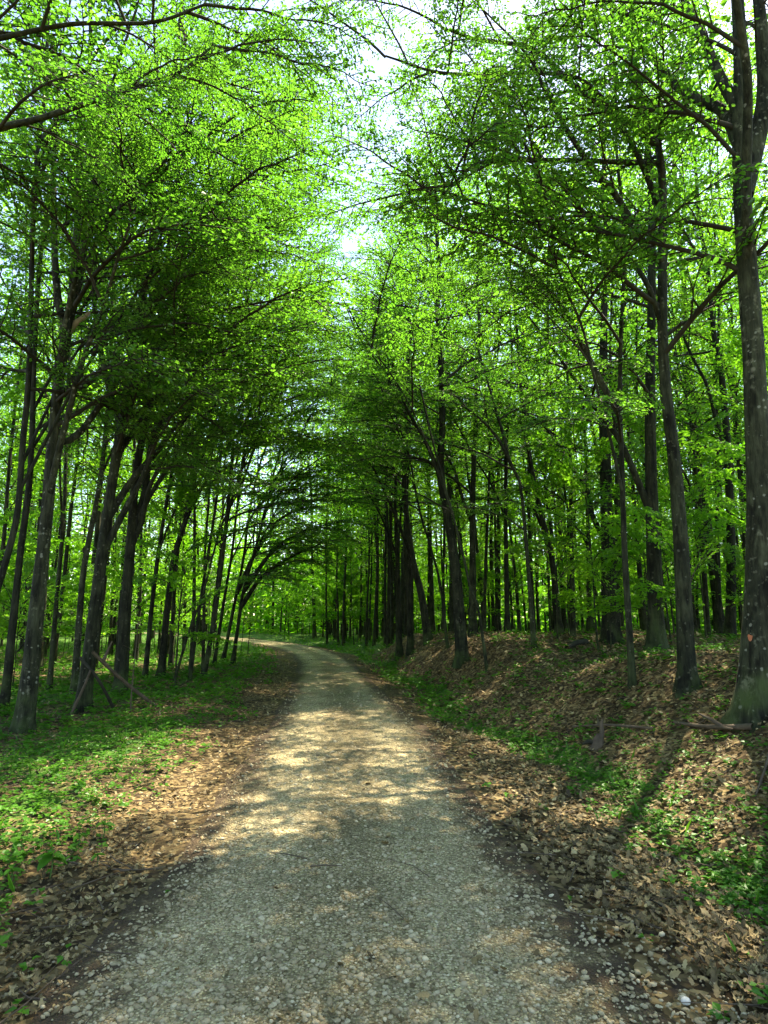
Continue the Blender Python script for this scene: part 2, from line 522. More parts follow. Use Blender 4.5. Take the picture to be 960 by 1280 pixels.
ry = axis([(-25, 1.5, .4), (1.5, 10, .05), (10, 25, .12), (25, 60, .4), (60, 110, 1.5)])
tt = np.linspace(-1, 1, 33)
cxs = centre(ry)
tang = np.gradient(cxs, ry); nl = np.sqrt(1 + tang ** 2)
eL, eR = road_edge(ry, -1), road_edge(ry, 1)
off = np.where(tt[None] < 0, tt[None] * eL[:, None], tt[None] * eR[:, None])
RX = cxs[:, None] + off / nl[:, None]
RY = ry[:, None] - off * (tang / nl)[:, None]
RZ = ground(RX, RY) + .004 + .012 * (1 - np.abs(tt[None]) ** 6)
g = Geo()
g.add(np.stack([RX, RY, RZ], -1), grid_faces(len(ry), len(tt)), 0, np.broadcast_to(np.abs(tt)[None], RX.shape).ravel())
ROAD = link('gravel_road', g.mesh('gravel_road', [road_material()]), kind='structure')


# ------------------------------------------------------------------ ground scatter
def wedge(n, d0, d1, half=44, power=0.0):
    """points round the camera, denser near it"""
    d = np.exp(rng.uniform(math.log(d0), math.log(d1), n))
    a = np.radians(rng.uniform(-half, half, n))
    return d * np.sin(a), d * np.cos(a), d


# stones of the road
ICO_T = (1 + 5 ** .5) / 2
ICO_V = unit(np.array([(-1, ICO_T, 0), (1, ICO_T, 0), (-1, -ICO_T, 0), (1, -ICO_T, 0), (0, -1, ICO_T), (0, 1, ICO_T), (0, -1, -ICO_T), (0, 1, -ICO_T), (ICO_T, 0, -1), (ICO_T, 0, 1), (-ICO_T, 0, -1), (-ICO_T, 0, 1)], float))
ICO_F = np.array([(0, 11, 5), (0, 5, 1), (0, 1, 7), (0, 7, 10), (0, 10, 11), (1, 5, 9), (5, 11, 4), (11, 10, 2), (10, 7, 6), (7, 1, 8), (3, 9, 4), (3, 4, 2), (3, 2, 6), (3, 6, 8), (3, 8, 9), (4, 9, 5), (2, 4, 11), (6, 2, 10), (8, 6, 7), (9, 8, 1)])


def stones(g, x, y, z, r, rnd):
    n = len(x)
    sc = np.stack([rng.uniform(.75, 1.35, n), rng.uniform(.7, 1.1, n), rng.uniform(.40, .72, n)], -1) * r[:, None]
    v = ICO_V[None] * (1 + rng.uniform(-.16, .16, (n, 12, 1))) * sc[:, None]
    a = rng.uniform(0, 2 * PI, n); ca, sa = np.cos(a)[:, None], np.sin(a)[:, None]
    tx = rng.normal(0, .22, n)[:, None]
    X = v[..., 0] * ca - v[..., 1] * sa; Y = v[..., 0] * sa + v[..., 1] * ca; Z = v[..., 2] + X * tx
    V = np.stack([X + x[:, None], Y + y[:, None], Z + z[:, None]], -1)
    f = (np.arange(n)[:, None, None] * 12 + ICO_F[None]).reshape(-1, 3)
    g.add(V, f, 0, np.repeat(rnd, 12))


M_STONE = plain_mat('pebble', [(0, (.12, .085, .042)), (.3, (.25, .20, .11)), (.65, (.38, .32, .195)), (.9, (.52, .46, .31)), (1, (.66, .61, .47))], .8, 30, .3, attr=True)
n = 74000
x, y, d = wedge(n, 1.9, 14, 44)
u = x - centre(y)
dens = sstep(1.35, .95, np.abs(u) * (1 + .012 * y) + .25 * fbm(x * 1.3, y * 1.3, 41)) * (.5 + .75 * vnoise(x * 1.8, y * 1.2, 42))
dens = np.maximum(dens, .10 * sstep(2.2, 1.2, np.abs(u)))
dens = np.maximum(dens, .55 * sstep(2.3, 1.3, u + .5 * fbm(x * 2, y * 2, 43)) * sstep(4.6, 2.6, y) * (u > 0))
ok = rng.uniform(0, 1, n) < dens
x, y, d = x[ok], y[ok], d[ok]
r = np.clip(rng.lognormal(math.log(.0078), .42, len(x)), .004, .019) * np.clip(d / 6, 1, 1.3)
rn = np.clip(rng.beta(2.2, 2.6, len(x)), 0, 1)
z = ground(x, y) + .013 + r * .22
big = np.argsort(-(r / d))[:290]
mask = np.ones(len(x), bool); mask[big] = False
g = Geo(); stones(g, x[mask], y[mask], z[mask], r[mask], rn[mask])
o = link('gravel', g.mesh('gravel', [M_STONE]), kind='stuff')
tag(o, 'loose pale grey and tan pebbles strewn over the forest road', 'gravel')
PROTO_ST = []
for k in range(10):
    g = Geo(); stones(g, np.zeros(1), np.zeros(1), np.zeros(1), np.ones(1), np.array([.25 + .07 * k])); PROTO_ST.append(g.mesh('stone', [M_STONE]))
for i in big:
    o = link('stone', PROTO_ST[int(rng.integers(10))], ROAD, (x[i], y[i], z[i]))
    o.scale = (r[i],) * 3; o.rotation_euler = (0, 0, rng.uniform(0, 6.28))

# dry oak and hornbeam leaves
OAK = [(0, 0), (.18, .10), (.30, .26), (.40, .17), (.55, .36), (.66, .20), (.80, .26), (1, .02), (.82, -.24), (.68, -.18), (.56, -.34), (.42, -.16), (.28, -.25), (.15, -.09)]


def dry_leaves(g, x, y, z, size, rnd, shape):
    n = len(x)
    P = np.array(shape)
    a = rng.uniform(0, 2 * PI, n)
    tx, ty = rng.normal(0, .42, n), rng.normal(0, .42, n)
    curl = rng.uniform(-1.2, 2.0, n)
    X = (P[None, :, 0] - .5) * size[:, None]; Y = P[None, :, 1] * size[:, None]
    Z = tx[:, None] * X + ty[:, None] * Y + curl[:, None] * (X ** 2 + 2.2 * Y ** 2) / size[:, None]
    ca, sa = np.cos(a)[:, None], np.sin(a)[:, None]
    V = np.stack([X * ca - Y * sa + x[:, None], X * sa + Y * ca + y[:, None], Z + z[:, None]], -1)
    m = P.shape[0]
    f = np.arange(n)[:, None] * m + np.arange(m)[None]
    g.add(V, f, 0, np.repeat(rnd, m))


M_DRY = plain_mat('dry_leaf', [(0, (.034, .024, .010)), (.3, (.095, .068, .027)), (.6, (.215, .160, .070)), (.85, (.38, .30, .145)), (1, (.52, .44, .25))], .75, 22, .3, attr=True)


def litter_density(x, y):
    u = x - centre(y)
    n = fbm(x * 1.1, y * 1.1, 51, 4)
    right = sstep(1.05, 1.75, u + .35 * n - .45 * sstep(4.5, 2.6, y))
    left = sstep(-1.0, -1.35, u + .3 * n)
    return np.where(u > 0, right, left * .8) * (1 - .45 * green_cover(x, y)) * sstep(-.75, -.1, n + .25)


n = 85000
x, y, d = wedge(n, 1.9, 24, 46)
ok = rng.uniform(0, 1, n) < litter_density(x, y) + .012
x, y, d = x[ok], y[ok], d[ok]
s = rng.uniform(.026, .066, len(x)) * np.clip(d / 8, 1, 1.7)
s = s * np.where(x - centre(y) < 0, .66, 1)
rn = rng.beta(1.8, 2.0, len(x))
z = ground(x, y) + rng.uniform(.010, .032, len(x))
near = d < 5.5
big = np.argsort(-(s / d))[:290]
mask = np.ones(len(x), bool); mask[big] = False
g = Geo()
k = mask & near; dry_leaves(g, x[k], y[k], z[k], s[k], rn[k], OAK)
k = mask & ~near; dry_leaves(g, x[k], y[k], z[k], s[k], rn[k], [(0, 0), (.45, .32), (1, 0), (.5, -.3)])
o = link('leaf_litter', g.mesh('leaf_litter', [M_DRY], False), kind='stuff')
tag(o, 'brown dry oak leaves lying along both verges and over the bank', 'dead leaves')
PROTO_DL = []
for k in range(12):
    g = Geo(); dry_leaves(g, np.zeros(1), np.zeros(1), np.zeros(1), np.ones(1), np.array([.2 + .065 * k]), OAK); PROTO_DL.append(g.mesh('dry_leaf', [M_DRY], False))
for i in big:
    o = link('dry_leaf', PROTO_DL[int(rng.integers(12))], FLOOR, (x[i], y[i], z[i] + .012))
    o.scale = (s[i],) * 3; o.rotation_euler = (0, 0, rng.uniform(0, 6.28))

# broken twigs lying in the litter
g = Geo()
x, y, d = wedge(2600, 2, 22, 46)
ok = rng.uniform(0, 1, len(x)) < litter_density(x, y) * .45 + .01
for X, Y in zip(x[ok], y[ok]):
    a_ = rng.uniform(0, PI); l_ = rng.uniform(.08, .42); b_ = rng.normal(0, .12)
    P_ = np.array([[X, Y, 0], [X + l_ * .5 * math.cos(a_), Y + l_ * .5 * math.sin(a_), 0], [X + l_ * math.cos(a_ + b_), Y + l_ * math.sin(a_ + b_), 0]])
    P_[:, 2] = ground(P_[:, 0], P_[:, 1]) + .022 + rng.uniform(0, .015, 3)
    r_ = rng.uniform(.0025, .006)
    v, f = tube(P_, [r_, r_ * .8, r_ * .4], 4); g.add(v, f)
o = link('fallen_twigs', g.mesh('fallen_twigs', [M_DEADWOOD]), kind='stuff')
tag(o, 'small broken twigs scattered through the dead leaves', 'twigs')

# herbs: small rosettes of leaves on short stalks
n = 46000
x, y, d = wedge(n, 2.2, 42, 46)
ok = rng.uniform(0, 1, n) < green_cover(x, y) * 1.1 + .006 * (np.abs(x - centre(y)) > 1.2)
ok &= np.abs(x - centre(y)) > 1.12
x, y, d = x[ok], y[ok], d[ok]
m = 6
k = len(x)
sz = rng.uniform(.022, .055, k) * np.clip(d / 7, 1, 2.4)
hh = rng.uniform(.02, .11, k) * np.clip(d / 9, 1, 1.6)
a = rng.uniform(0, 2 * PI, k)[:, None] + np.arange(m)[None] * 2.4 + rng.normal(0, .3, (k, m))
tilt = rng.uniform(-.35, .5, (k, m))
dirs = np.stack([np.cos(a) * np.cos(tilt), np.sin(a) * np.cos(tilt), np.sin(tilt)], -1)
zz = ground(x, y)
pos = np.stack([x[:, None] + np.cos(a) * .012, y[:, None] + np.sin(a) * .012, (zz + hh)[:, None] * np.ones((k, m)) - rng.uniform(0, 1, (k, m)) * hh[:, None] * .6], -1)
nr = np.stack([-np.cos(a) * np.sin(tilt), -np.sin(a) * np.sin(tilt), np.cos(tilt)], -1) + rng.normal(0, .2, (k, m, 3))
g = Geo()
leaves_geo(g, pos.reshape(-1, 3), dirs.reshape(-1, 3), nr.reshape(-1, 3), np.repeat(sz, m) * rng.uniform(.7, 1.25, k * m), 0, np.clip(np.repeat(vnoise(x * 1.5, y * 1.5, 61), m) * .6 + rng.uniform(0, .45, k * m), 0, 1), 2, .36)
o = link('ground_cover', g.mesh('ground_cover', [M_HERB], False), kind='stuff')
tag(o, 'low bright green herbs carpeting the left verge and the ditch', 'ground cover')
# grass blades, mostly farther along the road and in the ditch
n = 40000
x, y, d = wedge(n, 3, 45, 44)
u = x - centre(y)
ok = rng.uniform(0, 1, n) < green_cover(x, y) * (.03 + .8 * sstep(17, 27, y))
x, y, d = x[ok], y[ok], d[ok]; k = len(x)
a = rng.uniform(0, 2 * PI, k)
dirs = np.stack([np.cos(a) * .45, np.sin(a) * .45, np.ones(k)], -1)
g = Geo()
leaves_geo(g, np.stack([x, y, ground(x, y) - .01], -1), dirs, np.stack([np.sin(a), -np.cos(a), 0 * a], -1), rng.uniform(.08, .2, k) * np.clip(d / 12, 1, 1.5), 0, rng.uniform(.4, 1, k), 2, .06)
o = link('grass', g.mesh('grass', [M_HERB], False), kind='stuff')
tag(o, 'thin tufts of grass along the ditch and the far verge', 'grass')


# ------------------------------------------------------------------ branches shared by the near trees
def branch_parts(seed, L=3.5, nsec=24, droop=.35, rise=.35, leaf=.094, step=.045, twigstep=.15):
    r = np.random.default_rng(seed)
    wood = []                                     # (pts, radii, sides)
    P, D, N_ = [], [], []                         # leaf position, direction, normal

    def leafline(p0, p1, side0, both=True, st=step):
        ln = np.linalg.norm(p1 - p0); k = max(2, int(ln / st))
        t = (np.arange(k) + r.uniform(.2, .8)) / k
        ax = unit(p1 - p0); sd = unit(np.cross([0, 0, 1.], ax))
        sg = np.where((np.arange(k) + side0) % 2 == 0, 1., -1.)
        base = p0 + (p1 - p0) * t[:, None]
        ang = r.normal(.95, .22, k)
        d_ = ax[None] * np.cos(ang)[:, None] + sd[None] * (sg * np.sin(ang))[:, None]
        d_ = d_ + np.array([0, 0, -1.]) * r.uniform(-.05, .55, k)[:, None]
        nn = np.array([0, 0, 1.]) + r.normal(0, .45, (k, 3))
        P.append(base); D.append(d_); N_.append(nn)

    n = 11
    t = np.linspace(0, 1, n)
    wob = np.cumsum(r.normal(0, .05, n)) * L * .35
    main = np.stack([L * t, wob * t, L * (rise * t - droop * t * t) + r.normal(0, .012, n) * L * .4], -1)
    wood.append((main, .030 * (1 - t * .9) + .0035, 6))

    def at_main(s):
        return np.array([np.interp(s, t, main[:, i]) for i in range(3)])
    for q in range(nsec):
        s0 = .10 + .88 * (q + r.uniform(0, .8)) / nsec
        p0 = at_main(s0); tg = unit(at_main(min(1, s0 + .05)) - at_main(s0 - .05))
        sg = 1 if q % 2 else -1
        ang = r.uniform(.6, 1.05)
        sd = unit(np.cross([0, 0, 1.], tg)) * sg
        ln = L * (.36 * (1 - s0 * .62) * min(1, .45 + s0 * 1.6)) * r.uniform(.65, 1.2)
        dd = unit(tg * math.cos(ang) + sd * math.sin(ang) + np.array([0, 0, r.uniform(-.22, .30)]))
        m_ = 5; tt_ = np.linspace(0, 1, m_)
        bend = unit(tg + dd * .3)
        sec = p0 + dd * ln * tt_[:, None] + bend * (ln * .22 * tt_[:, None] ** 2) + np.array([0, 0, -1.]) * (ln * .16 * tt_[:, None] ** 2) + r.normal(0, .01, (m_, 3))
        wood.append((sec, .010 * (1 - tt_ * .85) + .002, 4))
        nt_ = max(2, int(ln / twigstep))
        for w in range(nt_):
            a_ = .15 + .85 * (w + r.uniform(0, .7)) / nt_
            b0 = np.array([np.interp(a_, tt_, sec[:, i]) for i in range(3)])
            sg2 = 1 if w % 2 else -1
            sd2 = unit(np.cross([0, 0, 1.], dd)) * sg2
            tl = r.uniform(.14, .40) * (1.1 - a_ * .5)
            td = unit(dd * .75 + sd2 * r.uniform(.6, 1.1) + np.array([0, 0, r.uniform(-.35, .18)]))
            e = b0 + td * tl
            wood.append((np.stack([b0, e]), np.array([.003, .0015]), 3))
            leafline(b0, e, w)
        for w in range(m_ - 1):
            if w >= 1: leafline(sec[w], sec[w + 1], w, st=step * 1.5)
    leafline(at_main(.8), at_main(1), 0)
    P = np.concatenate(P); D = np.concatenate(D); N_ = np.concatenate(N_)
    S = leaf * r.uniform(.4, 1.15, len(P))
    return wood, P, D, N_, S


BR = []                                          # (wood mesh, leaf mesh, raw data)
for k in range(9):
    raw = branch_parts(100 + k, droop=[.30, .45, .2, .55, .35, .25, .5, .4, .15][k], rise=[.35, .4, .2, .5, .2, .45, .25, .3, .1][k], nsec=[22, 24, 20, 24, 26, 20, 24, 22, 24][k])
    gw = Geo()
    for p, rr, sd in raw[0]:
        v, f = tube(p if len(p) < 6 else resample(p, 16), rr if len(p) < 6 else np.interp(np.linspace(0, 1, 16), np.linspace(0, 1, len(rr)), rr), sd)
        gw.add(v, f)
    gl = Geo()
    rn = np.clip(vnoise(raw[1][:, 0] * 2.5 + k * 9, raw[1][:, 1] * 2.5, 71) * .5 + np.random.default_rng(k).uniform(0, .5, len(raw[1])), 0, 1)
    leaves_geo(gl, raw[1], raw[2], raw[3], raw[4], 0, rn, 1)
    BR.append((gw.mesh('branch', [M_TWIG]), gl.mesh('leaves', [M_LEAF], False), raw))


def branch_matrix(p, az, pitch, roll, s):
    return Matrix.Translation(Vector(p)) @ Matrix.Rotation(az, 4, 'Z') @ Matrix.Rotation(-pitch, 4, 'Y') @ Matrix.Rotation(roll, 4, 'X') @ Matrix.Scale(s, 4)


def corridor(y, z):                              # how far a crown may reach over the road: (left limit, right limit)
    c = float(centre(y))
    return (c, c + .5) if y < 14 else (c + .3, c + .1)


def add_branch(parent, base, p, az, pitch, s, kind=None, roll=None, rr=random, side=0):
    """hang one shared branch on a tree; p in world space"""
    tip = np.array(p) + 3.5 * s * np.array([math.cos(az) * math.cos(pitch), math.sin(az) * math.cos(pitch), math.sin(pitch)])
    if p[2] > 2.0 or tip[2] > 2.0:
        l, r_ = corridor(tip[1], tip[2])
        over = (tip[0] - l) if side < 0 else (r_ - tip[0])
        if side and over > 0:
            reach = abs(tip[0] - p[0])
            if reach > over + .4: s *= (reach - over) / reach
            else: return None
            if s < .33: return None
    if tip[1] > -1 and tip[1] < 2.0 and tip[2] < 4: return None
    k = rr.randrange(len(BR)) if kind is None else kind
    M = branch_matrix(np.array(p) - base, az, pitch, rr.uniform(-.25, .25) if roll is None else roll, s)
    o = link('branch', BR[k][0], parent); o.matrix_basis = M
    q = link('leaves', BR[k][1], o)
    q['kind'] = 'stuff'
    return o


# ------------------------------------------------------------------ near trees, one by one
def make_trunk(parent, base, pts, r0, r1, mat, sides=18, seed=0, flare=1.5, rings=46, flute=.05):
    p = resample(pts, rings)
    s = np.cumsum(np.r_[0, np.linalg.norm(np.diff(p, axis=0), axis=1)])
    t = s / s[-1]
    rad = r1 + (r0 - r1) * (1 - t) ** 1.5
    rad = rad * (1 + (flare - 1) * np.exp(-s / .22) + .12 * np.exp(-s / .9))
    p2 = p - base
    v, f = tube(p2, rad, sides, rough=.16, seed=seed, flute=0)
    # fluting and root swell
    V = v.reshape(rings, sides, 3); c = p2[:, None]
    th = np.linspace(0, 2 * PI, sides, endpoint=False)[None]
    k = flute * np.cos(3 * th + seed + s[:, None] * .3) + (.26 * np.exp(-s / .22) + .05 * np.exp(-s / 1.5))[:, None] * (np.cos(4 * th + seed * 2) + .6 * np.cos(7 * th + seed * 5))
    V = c + (V - c) * (1 + k)[..., None]
    g = Geo(); g.add(V, f)
    return link('trunk', g.mesh('trunk', [mat]), parent), p, rad


def up_path(px, Y, H, drift, ylean=0.0):
    """world path from pixel path at distance Y, carried on above the frame to height H"""
    pts = [sight(a, b, Y) for a, b in px]
    base = pts[0]
    for p in pts: p[1] = Y + ylean * (p[2] - base[2])
    last = pts[-1]; dirv = unit(pts[-1] - pts[-2])
    while last[2] < H:
        dirv = unit(dirv * .75 + np.array([drift * .25 + .09 * math.sin(last[2] * 1.7 + px[0][0]), .08 * math.sin(last[2] * 1.3 + px[0][0] * 2), .25]))
        last = last + dirv * 1.6
        c_ = float(centre(Y))
        if abs(last[0] - c_) < 1.4: last[0] = c_ + math.copysign(1.4, base[0] - c_)
        pts.append(last)
    return np.array(pts)


def near_tree(spec):
    rr = random.Random(spec['seed'])
    (bx, by) = spec['path'][0]
    if 'Y' in spec: Y = spec['Y']
    else: Y = float(footing(bx, by)[1])
    pts = up_path(spec['path'], Y, spec.get('H', 15), spec.get('drift', 0), spec.get('ylean', 0))
    base = np.array([pts[0][0], Y, 0.0]); base[2] = float(ground(base[0], base[1])) 
    pts[0] = base + np.array([0, 0, -.12])
    r0 = spec['w'] * (.52 if bx < 350 else .80) / 2 / FPX * Y
    root = link('tree', None, None, base.tolist()); root.name = spec.get('name', 'hornbeam_tree')
    tag(root, spec['label'], 'tree', spec.get('group'))
    near = Y < 17
    tk, p, rad = make_trunk(root, base, pts, r0, max(.022, r0 * .28), spec['mat'], 20 if near else 12, spec['seed'], spec.get('flare', 1.35), 60 if near else 36)
    side = -1 if base[0] < centre(Y) else 1
    roadaz = 0.0 if side < 0 else PI
    # limbs drawn by hand
    for lm in spec.get('limbs', []):
        path, w0, w1 = lm[0], lm[1], lm[2]
        dy = lm[3] if len(lm) > 3 else 0.0
        lp = [sight(a, b, Y + dy * i / max(1, len(path) - 1)) for i, (a, b) in enumerate(path)]
        j = int(np.argmin(np.linalg.norm(p - lp[0], axis=1)))
        lp[0] = p[j]
        q = resample(lp, 26)
        ra = np.linspace(w0 * 1.25, w1, 26) / 2 / FPX * Y
        v, f = tube(q - base, ra, 8, rough=.12, seed=spec['seed'] + 3)
        g = Geo(); g.add(v, f)
        link('limb', g.mesh('limb', [spec['mat']]), root)
        den = lm[4] if len(lm) > 4 else 1.0
        nb = int(np.linalg.norm(q[-1] - q[0]) * 2.1 * den) + 1
        for b in range(nb):
            i = int((.25 + .75 * (b + rr.random() * .6) / nb) * 25)
            i = min(i, 25)
            dv = unit(q[min(25, i + 2)] - q[max(0, i - 2)])
            az = math.atan2(dv[1], dv[0]) + (1 if b % 2 else -1) * rr.uniform(.35, 1.3)
            add_branch(root, base, q[i], az, rr.uniform(-.2, .25), rr.uniform(.35, .62), rr=rr)
        if den > 0:
            add_branch(root, base, q[-1], math.atan2(dv[1], dv[0]), .0, .5, rr=rr)
    # stems that fork off and fan upwards
    for f_ in range(spec.get('forks', (2 if side < 0 else 1) if Y < 24 else 0)):
        j = int(np.argmin(np.abs(p[:, 2] - rr.uniform(2.6, 6.0))))
        az = roadaz + rr.uniform(-1.3, 1.3); dv = np.array([math.cos(az), math.sin(az), 0])
        ln = rr.uniform(4.0, 6.5); kk = 7
        fp = [p[j] + dv * ln * (.30 * q_ + .18 * q_ * q_) + np.array([0, 0, ln * (.95 * q_ - .12 * q_ * q_)]) + np.array([rr.gauss(0, .05), rr.gauss(0, .05), 0]) * (q_ > 0) for q_ in np.linspace(0, 1, kk)]
        q = resample(fp, 22)
        ra = np.linspace(min(rad[j] * .62, .075), .014, 22)
        c_ = float(centre(Y))
        v, f = tube(q - base, ra, 9, rough=.12, seed=spec['seed'] + f_)
        g = Geo(); g.add(v, f)
        link('limb', g.mesh('limb', [spec['mat']]), root)
        for b in range(5):
            i = 8 + 3 * b
            add_branch(root, base, q[i], az + (1 if b % 2 else -1) * rr.uniform(.2, 1.3), rr.uniform(0, .5), rr.uniform(.45, .85), rr=rr, side=side)
    # the crown
    nb = int(spec.get('nb', 26) * ((.72 if Y < 12 else .55) if side < 0 else (.48 if Y < 12 else .48))); zlo = spec.get('zlo', 4.5)
    top = p[-1][2]
    zs = np.linspace(zlo, top - .3, nb)
    for i, zz in enumerate(zs):
        zz = zz + rr.uniform(-.2, .2)
        j = int(np.argmin(np.abs(p[:, 2] - zz)))
        if rr.random() < spec.get('bias', .55):
            az = roadaz + rr.uniform(-1.15, 1.15)
        else:
            az = rr.uniform(0, 2 * PI)
        h = (zz - zlo) / max(.1, top - zlo)
        if Y < 12 and h > .5 and rr.random() < .55: continue
        pitch = .16 + .65 * h + rr.uniform(-.25, .22)
        s = (1.15 - .25 * h) * rr.uniform(.7, 1.12) * spec.get('bs', 1.0)
        add_branch(root, base, p[j], az, pitch, s, rr=rr, side=side)
    for (zz, az, s) in spec.get('low', []):       # low sprays on the trunk
        j = int(np.argmin(np.abs(p[:, 2] - zz)))
        add_branch(root, base, p[j], az, .05, s, rr=rr)
    return root, base


